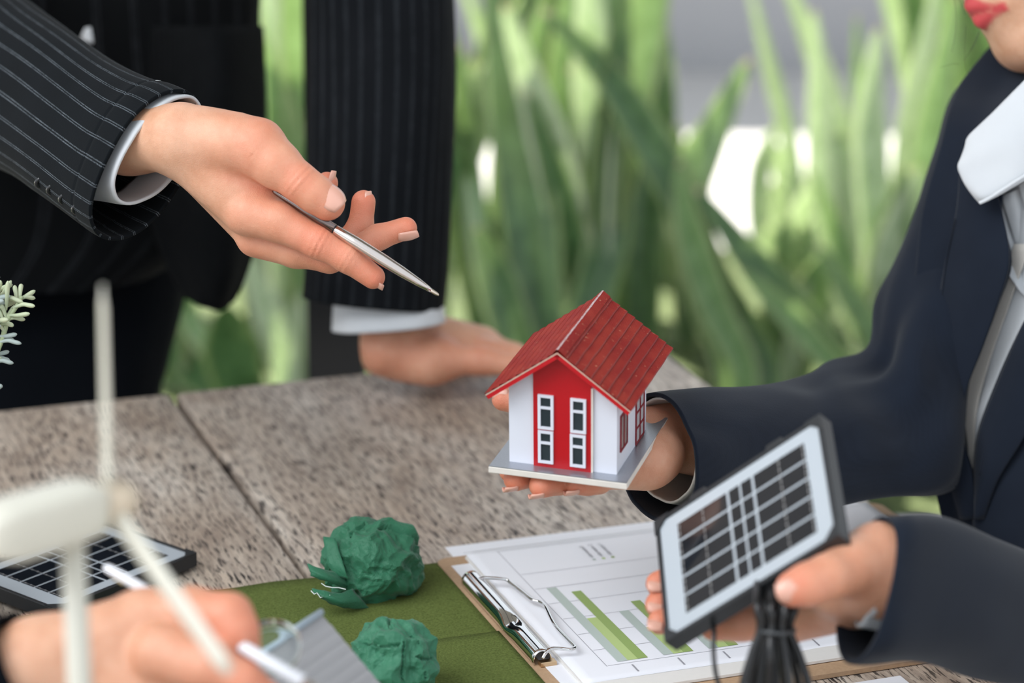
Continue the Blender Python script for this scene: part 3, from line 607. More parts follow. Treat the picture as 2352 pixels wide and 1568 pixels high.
# right arm (holds the house)
def wwr(u, l, v):
    c_, s_ = math.cos(6.283 * u), math.sin(6.283 * u)
    w1 = .011 * noise.noise((c_ * 1.1 + 3, s_ * 1.1, l * 9)) + .003 * noise.noise((c_ * 2.5, s_ * 2.5 + 2, l * 20))
    el = math.exp(-((v - .52) / .13) ** 2); return w1 * (.45 + 1.1 * el) + .005 * el * math.sin(l * 60 + 2.2 * c_)
A = [ring((2292, 118), (2420, 300), 1.79, (0, -30, 160)), ring((2190, 215), (2360, 330), 1.78, (0, -30, 170)), ring((2150, 340), (2330, 420), 1.77, (0, -30, 175)), ring((2116, 470), (2300, 560), 1.75, (0, -30, 180)), ring((2076, 590), (2275, 700), 1.735, (0, -30, 180)), ring((2036, 700), (2240, 850), 1.72, (0, -30, 180)), ring((1992, 788), (2210, 1010), 1.70, (0, -30, 180)), ring((1918, 834), (2130, 1110), 1.675, (-5, -30, 175)), ring((1850, 868), (1960, 1146), 1.64, (-15, -25, 170)), ring((1750, 886), (1800, 1178), 1.595, (-30, -20, 160)), ring((1640, 895), (1650, 1200), 1.56, (-55, -15, 150)), ring((1560, 902), (1562, 1204), 1.535, (-75, -12, 142)), ring((1512, 905), (1506, 1198), 1.52, (-84, -8, 138))]
loft('sleeve', A, NAVY, wo, seg=96, sub=9, wr=wwr, thick=.0024)
C = [ring((1640, 925), (1650, 1170), 1.565, (-42, -15, 118)), ring((1585, 922), (1590, 1160), 1.543, (-54, -10, 110)), ring((1516, 917), (1530, 1150), 1.522, (-66, 0, 106))]
loft('blouse_cuff', C, CREAM, wo, seg=64, sub=5, thick=.0013, wr=fold(31, .0025, 3, 10))
# left arm (holds the solar panel)
A = [ring((2035, 1196), (1948, 1512), 1.27, (-28, -10, 130)), ring((2080, 1190), (1996, 1520), 1.28, (-20, -10, 140)), ring((2160, 1200), (2080, 1522), 1.31, (-10, -10, 150)), ring((2290, 1248), (2210, 1535), 1.37, (-5, -10, 170)), ring((2430, 1290), (2380, 1560), 1.46, (0, -20, 180)), ring((2600, 1280), (2600, 1560), 1.60, (0, -20, 180)), ring((2700, 1150), (2800, 1450), 1.74, (0, -20, 180))]
loft('sleeve', A, NAVY, wo, seg=80, sub=8, wr=lambda u, l, v: .006 * noise.noise((math.cos(6.283 * u) * 1.2 + 9, math.sin(6.283 * u) * 1.2, l * 8)) * min(1, v * 6 + .2), thick=.0024)
C = [ring((2075, 1262), (2030, 1440), 1.29, (-10, -4, 95)), ring((2030, 1262), (1968, 1424), 1.282, (-14, -4, 95))]
loft('blouse_cuff', C, WHITE, wo, seg=48, sub=4, thick=.0012, wr=fold(33, .003, 4, 20))

# ------------------------------------------------------------------ model house (its frame also poses the hand that holds it)
hd = 1.46; D_ = FW + RI * (1320 - 1176) / FPX - UP * (1000 - 784) / FPX; D_ /= np.linalg.norm(D_)
rl_ = RI - D_ * (RI @ D_); rl_ /= np.linalg.norm(rl_); ul_ = np.cross(rl_, D_)
e_ = math.radians(24.4); psi = math.radians(16.2)
hz = ul_ * math.sin(e_) + D_ * math.cos(e_); HN = ul_ * math.cos(e_) - D_ * math.sin(e_)
HX = rl_ * math.cos(psi) - hz * math.sin(psi); HY = rl_ * math.sin(psi) + hz * math.cos(psi); HO = U(1122, 1069.5, hd)
PXM = hd / FPX
MH = Matrix(((HX[0], HY[0], HN[0], HO[0]), (HX[1], HY[1], HN[1], HO[1]), (HX[2], HY[2], HN[2], HO[2]), (0, 0, 0, 1)))
house = thing('model_house', 'small model house with red corrugated roof and red front on a silver base', 'model house', M=MH)
def hp(x, y, z): return np.array([x, y, z]) * PXM         # px units of the photo -> metres in house frame
silver = plain('silver_board', (.40, .42, .46), .28, .75, noise_amt=.12, nscale=900, bump=.25, bscale=1500)
chalk = plain('board_core', (.74, .69, .63), .7, noise_amt=.12, nscale=90)
hwhite = plain('white_card', (.72, .74, .82), .45, noise_amt=.01)
hred = plain('red_card', (.47, .004, .010), .38, noise_amt=.05, nscale=60)
glass = plain('dark_pane', (.03, .04, .045), .12, noise_amt=.3)
def hbox(name, x, y, z, dx, dy, dz, mat, parent=None, bev=0, **k): return MB().box(hp(x, y, z), hp(dx, 0, 0), hp(0, dy, 0), hp(0, 0, dz), bev).build(name, mat, parent or house, world=False, **k)
hbox('base_board', 0, 0, -17.6, 328.5, 379, 16, chalk, bev=.0004, label='pale board core of the base')
hbox('base_top', .8, .8, -1.6, 326.9, 377.4, 1.6, silver, label='silver sheet on the base')
W0, W1, Y0, Y1, ZE = 39, 295, 37, 297, 160
# walls
def gable(y, th, name, mat, xa, xb, shrink=0):
    rz = lambda x: 302 - abs(x - 167) * .721 - 13 - shrink
    X = [xa, 167, xb] if xa < 167 < xb else [xa, xb]; V = [hp(xa, y, 0), hp(xb, y, 0)] + [hp(x, y, rz(x)) for x in X[::-1]]; n = len(V)
    V += [v + hp(0, th, 0) for v in V]; F = [tuple(range(n)), tuple(range(2 * n - 1, n - 1, -1))] + [((i + 1) % n, i, i + n, (i + 1) % n + n) for i in range(n)]
    return mesh(name, V, F, mat, house, world=False, smooth=False)
gable(Y0, 6, 'front_wall', hwhite, W0, W1); gable(Y1 - 6, 6, 'back_wall', hwhite, W0, W1)
hbox('side_wall', W0, Y0 + 6, 0, 6, Y1 - Y0 - 12, 190, hwhite); hbox('side_wall', W1 - 6, Y0 + 6, 0, 6, Y1 - Y0 - 12, 190, hwhite)
gable(Y0 - 6, 6, 'front_panel', hred, 99, 236)
hbox('corner_trim', 236, Y0 - 6.2, 0, 4, 7, 208, chalk)
def hwin(x0, x1, z0, z1, y=Y0 - 6):
    b = 6.5; zm = z1 - (z1 - z0) * .37
    m = MB()
    for X, Z, dX, dZ in ((x0, z0, b, z1 - z0), (x1 - b, z0, b, z1 - z0), (x0 + b, z0, x1 - x0 - 2 * b, b), (x0 + b, z1 - b, x1 - x0 - 2 * b, b), (x0 + b, zm - 3, x1 - x0 - 2 * b, 6)): m.box(hp(X, y - 5, Z), hp(dX, 0, 0), hp(0, 5, 0), hp(0, 0, dZ))
    f = m.build('window', hwhite, house, world=False)
    for a, c in ((z0 + b, zm - 3), (zm + 3, z1 - b)): MB().box(hp(x0 + b, y - 1.5, a), hp(x1 - x0 - 2 * b, 0, 0), hp(0, 1.5, 0), hp(0, 0, c - a)).build('pane', glass, f, world=False)
for xa in (111, 188):
    hwin(xa, xa + 37, 96, 181); hwin(xa + (0 if xa < 150 else -1), xa + 36, 11, 92)
darkred = plain('dark_red_frame', (.22, .012, .02), .45, noise_amt=.1)
pale_g = plain('pale_pane', (.50, .53, .55), .2, noise_amt=.08)
def swin(y0, y1, z0, z1, nc, nr, pm):
    m = MB(); b = 4; x = W1; m.box(hp(x, y0, z0), hp(3.5, 0, 0), hp(0, y1 - y0, 0), hp(0, 0, b)); m.box(hp(x, y0, z1 - b), hp(3.5, 0, 0), hp(0, y1 - y0, 0), hp(0, 0, b))
    for c in range(nc + 1): m.box(hp(x, y0 + (y1 - y0 - b) * c / nc, z0 + b), hp(3.5, 0, 0), hp(0, b, 0), hp(0, 0, z1 - z0 - 2 * b))
    f0 = None
    for r in range(1, nr): m.box(hp(x, y0 + b, z0 + (z1 - z0) * r / nr - 2), hp(3.2, 0, 0), hp(0, y1 - y0 - 2 * b, 0), hp(0, 0, b))
    f = m.build('window', darkred, house, world=False)
    for c in range(nc):
        for r in range(nr): MB().box(hp(x, y0 + (y1 - y0 - b) * c / nc + b, z0 + (z1 - z0) * r / nr + 2), hp(1.2, 0, 0), hp(0, (y1 - y0 - b) / nc - b, 0), hp(0, 0, (z1 - z0) / nr - b)).build('pane', pm, f, world=False)
swin(62, 122, 44, 134, 2, 1, plain('grey_pane', (.30, .28, .27), .15, noise_amt=.3)); swin(198, 272, 2, 160, 2, 4, pale_g)
# roof
RX0, RX1, RY0, RY1, RZ0, RZR = -3.5, 337.5, -4, 377, 179, 302
mroof = Mat('roof_red'); vv = mroof.coord(); nn = mroof.noise(vv, 60, 5, .6); n2_ = mroof.noise(vv, 500, 3)
cc = mroof.mix(mroof.ramp(nn, (.4, 0.), (.62, 1.)), (.22, .008, .006), (.28, .022, .012)); cc = mroof.mix(mroof.ramp(n2_, (.66, 0.), (.74, .6)), cc, (.55, .25, .15))
mroof.set(Base_Color=cc, Roughness=.33); mroof.bump(n2_, .15, .0003); mroof = mroof.m
wornw = plain('worn_edge', (.62, .42, .33), .7, noise_amt=.25, nscale=300)
xm = (RX0 + RX1) / 2
for sgn in (-1, 1):
    xe = RX1 if sgn > 0 else RX0
    dx = xe - xm; dz = RZ0 - RZR; ln = math.hypot(dx, dz); nx, nz = -dz / ln * (1 if sgn > 0 else 1), abs(dx) / ln
    nv = np.array([(-dz) / ln * sgn, 0, abs(dx) / ln])
    t_ = 12
    A0 = np.array([xm, RY0, RZR]); S = np.array([dx, 0, dz])
    o = MB(); o.box(hp(*(A0 - nv * t_)), hp(*S), hp(0, RY1 - RY0, 0), hp(*(nv * t_ * .9))); o.build('roof_panel', hred, house, world=False)
    MB().box(hp(*(A0 - nv * 2.2 + np.array([0, -.8, 0]))), hp(*S), hp(0, .8, 0), hp(*(nv * 2.6))).build('worn_rim', wornw, house, world=False)
    ns = 9; me0 = None
    nr_ = 60 * 4
    for k in range(ns):
        fa = (k - .0) / ns; fb = (k + 1.12) / ns; fb = min(fb, 1.0) if k == ns - 1 else fb
        V = []
        jit = rng.uniform(-.8, .8)
        for row, (fr, lift) in enumerate(((fa, -.2), (fa + .02, .3), (fb - .02 + .0, 3.0), (fb, 2.8), (fb, .8))):
            for q in range(nr_ + 1):
                y = RY0 + (RY1 - RY0) * q / nr_; rib = 1.0 * (math.sin(q / 4 * 2 * math.pi + .3) if row < 4 else 0)
                wob = 1.2 * noise.noise((y * .02, k * 3.1, sgn * 5)) * (row > 1)
                p = A0 + S * fr + nv * (lift + rib + .0) + np.array([0, y - RY0, 0]) + S / ln * (wob + jit * (row > 1)); V.append(hp(*p))
        mesh('roof_strip', V, [f if sgn > 0 else f[::-1] for f in grid_faces(5, nr_ + 1)], mroof, house, world=False)
V = []; nr_ = 240
for j, (ox, oz) in enumerate(((-14, -9.2), (-7, -2.4), (-2, 1.8), (2, 1.8), (9, -3.6), (18, -10.6))):
    for q in range(nr_ + 1):
        y = RY0 + (RY1 - RY0) * q / nr_; V.append(hp(xm + ox, y, RZR + 4.2 + oz + 1.3 * math.sin(q / 4 * 6.283)))
mesh('ridge_cap', V, grid_faces(6, nr_ + 1), mroof, house, world=False)
V = []
for q in range(61):
    y = RY0 + (RY1 - RY0) * q / 60; z = RZR + 6.4 + .5 * rng.random()
    V += [hp(xm - 3.2 - rng.random(), y, z - .8), hp(xm, y, z + .7), hp(xm + 1.2 + .8 * rng.random(), y, z)]
mesh('ridge_wear', V, grid_faces(61, 3), plain('worn_paint', (.55, .42, .42), .7, noise_amt=.4, nscale=700), house, world=False)

# hand under the house, in house millimetres
def hh_(x, y, z): v = np.array([x, y, z]) * .001; return HO + HX * v[0] + HY * v[1] + HN * v[2]
wr_ = U(1545, 1000, 1.475)
palm = [(U(1700, 1030, 1.61), U(1600, 1000, 1.555), .022, .0222, .05), (U(1610, 1000, 1.56), U(1545, 988, 1.566), .0222, .0212, .15), (U(1545, 988, 1.566), hh_(78, 84, -18), .0205, .0130, .25), (U(1540, 966, 1.572), hh_(72, 100, -12), .0150, .0130, .4),
        (hh_(80, 78, -17), hh_(38, 72, -15.5), .0145, .0105, .3), (hh_(78, 68, -17), hh_(44, 52, -15.5), .0150, .0105, .3), (hh_(76, 60, -17), hh_(52, 38, -15), .0130, .0100, .3), (hh_(70, 92, -15), hh_(45, 104, -8), .0135, .0110, .4)]
fing = [[(hh_(48, 103, -9), .0115, .4), (hh_(14, 107, -7), .0090, .6), (hh_(-12, 106, -6), .0084, .6), (hh_(-24, 104, -5), .0074, .9)],
        [(hh_(40, 74, -15), .0100, .4), (hh_(22, 58, -14.5), .0086, .5), (hh_(8, 40, -13), .0075, .6), (hh_(6, 22, -12.5), .0066, .9)],
        [(hh_(42, 60, -15), .0100, .4), (hh_(30, 40, -14), .0086, .5), (hh_(19, 24, -13), .0078, .7), (hh_(12.5, 12, -12.0), .0072, .95)],
        [(hh_(48, 48, -15), .0100, .4), (hh_(44, 32, -14.2), .0084, .5), (hh_(37, 20, -13.4), .0078, .7), (hh_(29, 9, -12.6), .0074, .95)],
        [(hh_(58, 36, -14), .0090, .4), (hh_(58, 26, -13.5), .0072, .5), (hh_(53, 20, -13), .0066, .7), (hh_(48, 15, -12.2), .0060, .95)]]
bp = [body_mesh(palm, fing, .0011, .010, .005)]
for fx, fy, fz, rr in ((12.5, 12, -12.0, .0072), (29, 9, -12.6, .0074), (48, 15, -12.2, .0060)):
    nail(wo, hh_(fx - 1.5, fy - 2.0, fz) - HN * (rr - .0006) * .86 - HY * rr * .5, -HX * .75 - HY * .5, -HN - HY * .55, .0085, .0105)
nail(wo, hh_(-25, 99, -1), -HX, HN * .2 - HY, .010, .009)
# hand on the solar panel
d2 = 1.27; H2 = lambda x, y, d: U(x, y, d)
palm = [(H2(2150, 1360, 1.335), H2(2040, 1318, 1.285), .018, .0225, .05), (H2(2150, 1370, 1.345), H2(2030, 1330, 1.305), .018, .021, .05), (H2(2030, 1312, 1.28), H2(1925, 1345, 1.285), .0215, .017, .25), (H2(2010, 1300, 1.275), H2(1950, 1300, 1.262), .020, .0135, .35), (H2(2000, 1345, 1.30), H2(1830, 1400, 1.325), .018, .0150, .2), (H2(1960, 1360, 1.30), H2(1790, 1420, 1.32), .0150, .0120, .3), (H2(1950, 1330, 1.32), H2(1840, 1330, 1.345), .016, .013, .2)]
fing = [[(H2(1960, 1300, 1.262), .0135, .35), (H2(1900, 1325, 1.245), .0108, .4), (H2(1855, 1342, 1.240), .0102, .6), (H2(1822, 1352, 1.238), .0088, .95)],
        [(H2(1840, 1330, 1.345), .011, .3), (H2(1700, 1290, 1.375), .009, .3), (H2(1590, 1310, 1.38), .0078, .4), (H2(1512, 1340, 1.375), .0068, .95)],
        [(H2(1840, 1370, 1.34), .011, .3), (H2(1700, 1360, 1.37), .009, .3), (H2(1590, 1370, 1.378), .0078, .4), (H2(1512, 1388, 1.37), .0072, .95)],
        [(H2(1830, 1400, 1.33), .0105, .3), (H2(1700, 1410, 1.355), .0088, .3), (H2(1590, 1420, 1.365), .0076, .4), (H2(1515, 1428, 1.36), .0066, .95)],
        [(H2(1800, 1420, 1.322), .0105, .3), (H2(1700, 1430, 1.325), .0092, .5), (H2(1640, 1438, 1.33), .0076, .7)]]
bp.append(body_mesh(palm, fing, .0013, .010, .005))
nail(wo, H2(1812, 1352, 1.238) - FW * .0082 - RI * .001, DV(-60, 16, 6, 1.24), -FW * 1 + DV(-20, -5, 0, 1.24) * 20, .0125, .0112)
for y_, d_ in ((1336, 1.372), (1384, 1.367), (1426, 1.357)): nail(wo, H2(1503, y_ + 3, d_) - FW * .004, -RI, -RI * .5 + UP * .6 - FW * .6, .008, .008)
# head: lower face in view, facing left and tilted down
Fh = -RI * .90 - UP * .38 - FW * .20; Fh /= np.linalg.norm(Fh); Uh = UP - Fh * (UP @ Fh); Uh = Uh / np.linalg.norm(Uh); Sh = np.cross(Fh, Uh)
MO = U(2228, 42, 1.70) - Fh * .0895 + Uh * .044
def hw(x, y, z): return MO + Sh * x * .001 + Fh * y * .001 + Uh * z * .001
def head_mesh():
    vs = .0016; lo = np.full(3, 9.); hi = np.full(3, -9.)
    for c in [hw(x, y, z) for x in (-95, 95) for y in (-115, 115) for z in (-240, 135)]: lo = np.minimum(lo, c); hi = np.maximum(hi, c)
    vs = .0019; n = np.ceil((hi - lo) / vs).astype(int) + 1; ax_ = [lo[i] + vs * np.arange(n[i]) for i in range(3)]; G = np.stack(np.meshgrid(*ax_, indexing='ij'), -1)
    Q = (G - MO); L = np.stack([Q @ Sh, Q @ Fh, Q @ Uh], -1).astype(np.float32) * 1000
    I = np.eye(3, dtype=np.float32); UPL = [((-25, 74.5, -43), (0, 83.5, -36.5), 3.0, 6.6), ((25, 74.5, -43), (0, 83.5, -36.5), 3.0, 6.6), ((-25, 74.5, -45), (0, 81.0, -47.6), 2.8, 6.9), ((25, 74.5, -45), (0, 81.0, -47.6), 2.8, 6.9)]
    E = lambda c, r: sd_ell(L, np.array(c, np.float32), I, np.array(r, np.float32)); K = lambda a, b, ra, rb: sd_cone(L, np.array(a, float), np.array(b, float), ra, rb)
    v = E((0, -8, 40), (74, 92, 84)); v = smin(v, E((0, 26, -20), (54, 58, 62)), 20); v = smin(v, E((0, 47, -64), (25, 26, 26)), 20)
    for s in (-1, 1):
        v = smin(v, K((s * 50, -12, -38), (s * 12, 58, -74), 15, 14), 20); v = smin(v, E((s * 34, 48, -6), (22, 26, 24)), 18)
        v = smin(v, K((s * 8, 78, 34), (s * 34, 70, 34), 9, 8), 12)
        v = smin(v, E((s * 72, -10, 4), (7, 18, 30)), 4)
        v = -smin(-v, E((s * 29, 84, 18), (14, 10, 9)), 8)
    v = smin(v, K((0, 80, 22), (0, 98, -12), 7, 9.5), 9); v = smin(v, K((-9, 88, -15), (9, 88, -15), 7, 7), 6)
    v = smin(v, E((0, 68.5, -40), (27, 11, 20)), 12)
    up = K((-25, 74.5, -43), (0, 83.5, -36.5), 3.0, 6.6); up = np.minimum(up, K((25, 74.5, -43), (0, 83.5, -36.5), 3.0, 6.6)); lw = np.minimum(K((-25, 74.5, -45), (0, 81.0, -47.6), 2.8, 6.9), K((25, 74.5, -45), (0, 81.0, -47.6), 2.8, 6.9))
    base = v.copy(); v = smin(v, up, 3.0); v2 = smin(base, lw, 3.0); v = np.minimum(v, v2)
    v = np.maximum(v, -np.minimum(K((-23, 80, -44.3), (0, 93, -42.2), .4, .9), K((23, 80, -44.3), (0, 93, -42.2), .4, .9)))
    nk = K((0, -18, -60), (0, -50, -180), 50, 54); v = smin(v, nk, 14)
    V, F = nets(v.astype(np.float32) / 1000, lo, vs)
    QV = V - MO; LV = np.stack([QV @ Sh, QV @ Fh, QV @ Uh], -1) * 1000
    dl = np.min([sd_cone(LV, np.array(a_, float), np.array(b_, float), p_, q_) for a_, b_, p_, q_ in UPL + [((0, 82, -43), (-25, 76, -43.8), 4.5, 2.6), ((0, 82, -43), (25, 76, -43.8), 4.5, 2.6)]], axis=0); lip = np.clip(1 - (dl - .15) / .9, 0, 1)
    col = np.stack([np.full(len(V), .0), lip, np.zeros(len(V))], 1)
    return V, F, col
bp.append(head_mesh())
V, F, Cc = link_body(bp, [([U(1690, 1030, 1.61), U(1900, 1010, 1.67), U(2070, 930, 1.70), U(2140, 775, 1.725), U(2215, 515, 1.755), U(2270, 330, 1.785), U(2420, 260, 1.85)], [.02, .024, .024, .023, .023, .024, .04]), ([U(2140, 1362, 1.34), U(2400, 1420, 1.48), U(2700, 1350, 1.68), U(2700, 900, 1.84), U(2650, 400, 1.85), U(2500, 260, 1.85)], [.018, .028, .032, .034, .036, .04]), ([U(2500, 150, 1.86), U(2500, 500, 1.87), U(2500, 1000, 1.87)], [.045, .08, .085])])
mesh('body', V, F, SKIN, wo, col=Cc)
hairm = plain('black_hair', (.012, .010, .009), .35, noise_amt=.3, nscale=500)
for s in (-1, 1):
    V = []; o = MB()
    P = [hw(s * 29 + 12.5 * math.cos(a) * math.cos(b), 70 + 12.5 * math.sin(a) * math.cos(b), 18 + 12.5 * math.sin(b)) for b in np.linspace(-1.57, 1.57, 9) for a in np.linspace(0, 6.283, 17)[:-1]]
    mesh('eye', P, grid_faces(9, 16, True), plain('eye_white', (.8, .78, .76), .15), wo)
V = []
for i in range(25):
    b = math.radians(-60 + 150 * i / 24)
    for j in range(48):
        a = 2 * math.pi * j / 48; x, y, z = 82 * math.cos(b) * math.cos(a), -16 + 96 * math.cos(b) * math.sin(a), 42 + 92 * math.sin(b)
        if y > 35: z = max(z, 62 + (80 - y) * .1)
        k_ = 1 + .02 * math.sin(a * 40); V.append(hw(x * k_, y * k_, z))
mesh('hair', V, grid_faces(25, 48, True), hairm, wo)
hs = MB()
for P in ([(2185, -40, 1.69), (2205, 5, 1.69), (2216, 34, 1.69)], [(2200, -40, 1.69), (2212, 10, 1.69), (2214, 30, 1.69)], [(2250, 72, 1.69), (2244, 90, 1.69), (2232, 112, 1.69), (2214, 138, 1.69)], [(2249, 72, 1.69), (2240, 94, 1.69), (2228, 118, 1.69)], [(2218, 60, 1.69), (2216, 140, 1.69), (2226, 175, 1.69)], [(2190, -30, 1.69), (2196, 60, 1.69), (2186, 120, 1.69)], [(2160, 155, 1.69), (2190, 146, 1.69), (2204, 148, 1.69)]):
    hs.tube(cr([U(*p) for p in P], 5), .00011, 5)
hs.build('loose_hair', hairm, wo, smooth=True)
# ------------------------------------------------------------------ solar panels
cellm = Mat('solar_cell'); vq = cellm.coord(); cellm.set(Base_Color=cellm.mix(cellm.noise(vq, 30), (.006, .008, .012), (.013, .016, .022)), Roughness=.06, Coat_Weight=.6, Coat_Roughness=.02); cellm = cellm.m
facem = plain('white_backsheet', (.44, .48, .52), .18, noise_amt=.01); busm = plain('silver_trace', (.42, .42, .42), .35, .6)
def solar_panel(name, label, O, X, Y, lx, ly, th=.0085):
    """O far-left corner of the face, X along the long side, Y down the short side, face normal toward viewer"""
    X = X / np.linalg.norm(X); Y = Y - X * (X @ Y); Y /= np.linalg.norm(Y); Z = np.cross(Y, X)
    M = Matrix(((X[0], Y[0], Z[0], O[0]), (X[1], Y[1], Z[1], O[1]), (X[2], Y[2], Z[2], O[2]), (0, 0, 0, 1)))
    t = thing(name, label, 'solar panel', M=M); v = lambda *a: np.array(a)
    MB().box(v(.0015, .0015, -th + .0005), v(lx - .003, 0, 0), v(0, ly - .003, 0), v(0, 0, th - .0015), .0004).build('back_shell', FRAMEB, t, world=False)
    fm = MB(); b = .0030
    fm.box(v(0, 0, -th), v(lx, 0, 0), v(0, b, 0), v(0, 0, th + .0008), .0005).box(v(0, ly - b, -th), v(lx, 0, 0), v(0, b, 0), v(0, 0, th + .0008), .0005)
    fm.box(v(0, b, -th), v(b, 0, 0), v(0, ly - 2 * b, 0), v(0, 0, th + .0008), .0005).box(v(lx - b, b, -th), v(b, 0, 0), v(0, ly - 2 * b, 0), v(0, 0, th + .0008), .0005); fm.build('frame', FRAMEB, t, world=False)
    MB().box(v(b, b, -.0010), v(lx - 2 * b, 0, 0), v(0, ly - 2 * b, 0), v(0, 0, .0010)).build('face_sheet', facem, t, world=False)
    for cx, cy, sx, sy in ((0, 0, 1, 1), (lx, 0, -1, 1), (0, ly, 1, -1), (lx, ly, -1, -1)):
        q = .0105; P = [v(cx, cy, .0006), v(cx + sx * q, cy, .0006), v(cx, cy + sy * q, .0006)]; P += [p + v(0, 0, .0008) for p in P]; f = [(0, 1, 2), (5, 4, 3), (0, 3, 4, 1), (1, 4, 5, 2), (2, 5, 3, 0)]
        mesh('corner_cap', P, f if sx * sy < 0 else [q_[::-1] for q_ in f], FRAMEB, t, world=False, smooth=False)
    for fx in (.22, .68): MB().box(v(lx * fx, -.0022, -.004), v(lx * .09, 0, 0), v(0, .0025, 0), v(0, 0, .0045)).build('clip_tab', FRAMEB, t, world=False)
    x0, x1_, y0, y1_ = lx * .13, lx * .885, ly * .135, ly * .865; rows = 5; g = .0016; ch = (y1_ - y0 - 4 * g) / 5
    cols = [(0, .392), (.412, .492), (.508, .588), (.608, 1)]
    for r in range(rows):
        for a, c in cols: MB().box(v(x0 + (x1_ - x0) * a, y0 + r * (ch + g), 0), v((x1_ - x0) * (c - a), 0, 0), v(0, ch, 0), v(0, 0, .00022)).build('cell', cellm, t, world=False)
    for fx in (.012, .2, .8, .985):
        m = MB(); xx = x0 + (x1_ - x0) * fx; m.box(v(xx, y0, .00022), v(.00035, 0, 0), v(0, y1_ - y0, 0), v(0, 0, .00006))
        for r in range(rows):
            for q in (.25, .7): m.tube([v(xx + .0002, y0 + r * (ch + g) + ch * q, .00015), v(xx + .0002, y0 + r * (ch + g) + ch * q, .0004)], .0006, 8)
        m.build('silver_trace', busm, t, world=False)
    return t
A_, B_, D__ = U(1505, 1199, 1.36), U(1886, 952, 1.307), U(1530, 1478, 1.300)
sp1 = solar_panel('solar_panel', 'small white framed solar panel held up on its edge with a bundled black cable', A_, B_ - A_, D__ - A_, np.linalg.norm(B_ - A_), np.linalg.norm(D__ - A_))
cab = plain('black_cable', (.012, .012, .013), .28)
ctop = [U(1740 + 9 * i, 1330, 1.262 + .006 * ((i * 7) % 3)) for i in range(10)]
rc = random.Random(5)
for i in range(9):
    x = 1740 + i * 11; z = 1.255 + .007 * ((i * 5) % 3); xm_ = 1747 + i * 8.2; sp = (i - 4) * 14 + rc.uniform(-6, 6)
    P = cr([U(x, 1340, z + .02), U(x, 1390, z), U(xm_, 1443, z), U(xm_ + sp * .35, 1500, z - .004 * (i % 2)), U(xm_ + sp * .75, 1580, z), U(xm_ + sp * .8, 1680, z + .004), U(xm_ + sp * .3, 1740, z + .01)], 5)
    MB().tube(P, .0021, 10).build('cable', cab, sp1, smooth=True)
MB().tube([U(1783 + 42 * math.cos(a), 1448 + 10 * math.sin(a) - 5 * math.sin(a / 2) , 1.261 - .011 * math.sin(a)) for a in np.linspace(0, 6.283, 33)], .0011, 8, cap=False).build('cable_tie', plain('cable_tie', (.05, .055, .06), .4), sp1, smooth=True)
MB().tube(cr([U(1637, 1425, 1.30), U(1640, 1450, 1.285), U(1639, 1500, 1.28), U(1650, 1568, 1.275), U(1690, 1640, 1.27), U(1760, 1700, 1.27)], 6), .0013, 10).build('lead_wire', cab, sp1, smooth=True)
R_, N_ = OnT(452, 1272, TZ + .0112), OnT(128, 1402, TZ + .0112)
yv = R_ - N_; Xv = yv / np.linalg.norm(yv); Yv = np.cross(EZ, Xv); lx = np.linalg.norm(yv); ly = lx * .74
O2 = R_ + Yv * 0
# far edge runs up-left from R: face corner order O (far left) -> X toward R
Pv = np.cross(EZ, Xv)
if (Pv @ FW) < 0: Pv = -Pv
solar_panel('solar_panel', 'solar panel lying flat on the table behind the white turbine tower', N_ + Pv * ly, R_ - N_, -Pv, lx, ly)

# ------------------------------------------------------------------ clipboard and papers
def PL_(s, t, z=0): return np.array([PAPER[0], PAPER[1], TZ]) + E1 * s * .001 + E2 * t * .001 + EZ * z * .001
def slab(name, s0, s1, t0, t1, z0, z1, mat, parent=None, rot=0, bev=0, lab=None, cat=None, grp=None):
    c = np.array([(s0 + s1) / 2, (t0 + t1) / 2]); cr_, sr_ = math.cos(rot), math.sin(rot)
    def q(s, t, z): d = np.array([s, t]) - c; d = np.array([d[0] * cr_ - d[1] * sr_, d[0] * sr_ + d[1] * cr_]) + c; return PL_(d[0], d[1], z)
    o = q(s0, t0, z0); m = MB().box(o, q(s1, t0, z0) - o, q(s0, t1, z0) - o, EZ * (z1 - z0) * .001, bev)
    ob = m.build(name, mat, parent, loc=None if parent else q(*c, z0))
    if lab: tag(ob, lab, cat, grp)
    return ob
mdf = Mat('hardboard'); v = mdf.coord(); mdf.set(Base_Color=mdf.mix(mdf.noise(v, 500, 3), (.36, .225, .13), (.50, .34, .21)), Roughness=.7); mdf = mdf.m
slab('paper_sheet', -5.2, 292, -180, 24, .1, .35, PAPER_M, rot=-.01, lab='white sheet sticking out from under the far side of the clipboard', cat='paper')
clipb = thing('clipboard', 'brown hardboard clipboard with a chrome wire clip under the chart papers', 'clipboard', PL_(0, 0, 0))
def board():
    rr = 9; pts = []
    for cx, cy, a0 in ((-20 + rr, 1 - rr, 90), (-20 + rr, -240 + rr, 180), (303 - rr, -240 + rr, 270), (303 - rr, 1 - rr, 0)):
        for k in range(7): a = math.radians(a0 + 15 * k); pts.append((cx + rr * math.cos(a), cy + rr * math.sin(a)))
    n = len(pts); V = [PL_(x, y, .45) for x, y in pts] + [PL_(x, y, 3.3) for x, y in pts] + [PL_(x * 1 , y, 3.5) for x, y in pts]
    F = [tuple(range(n))[::-1], tuple(range(n, 2 * n))] + [(i, (i + 1) % n, n + (i + 1) % n, n + i) for i in range(n)]
    mesh('board', V[:2 * n], F, mdf, clipb, smooth=False)
board()
chr_ = plain('chrome', (.72, .72, .72), .08, 1.0, noise_amt=.02)
V = []; n1 = 40; n2 = 20
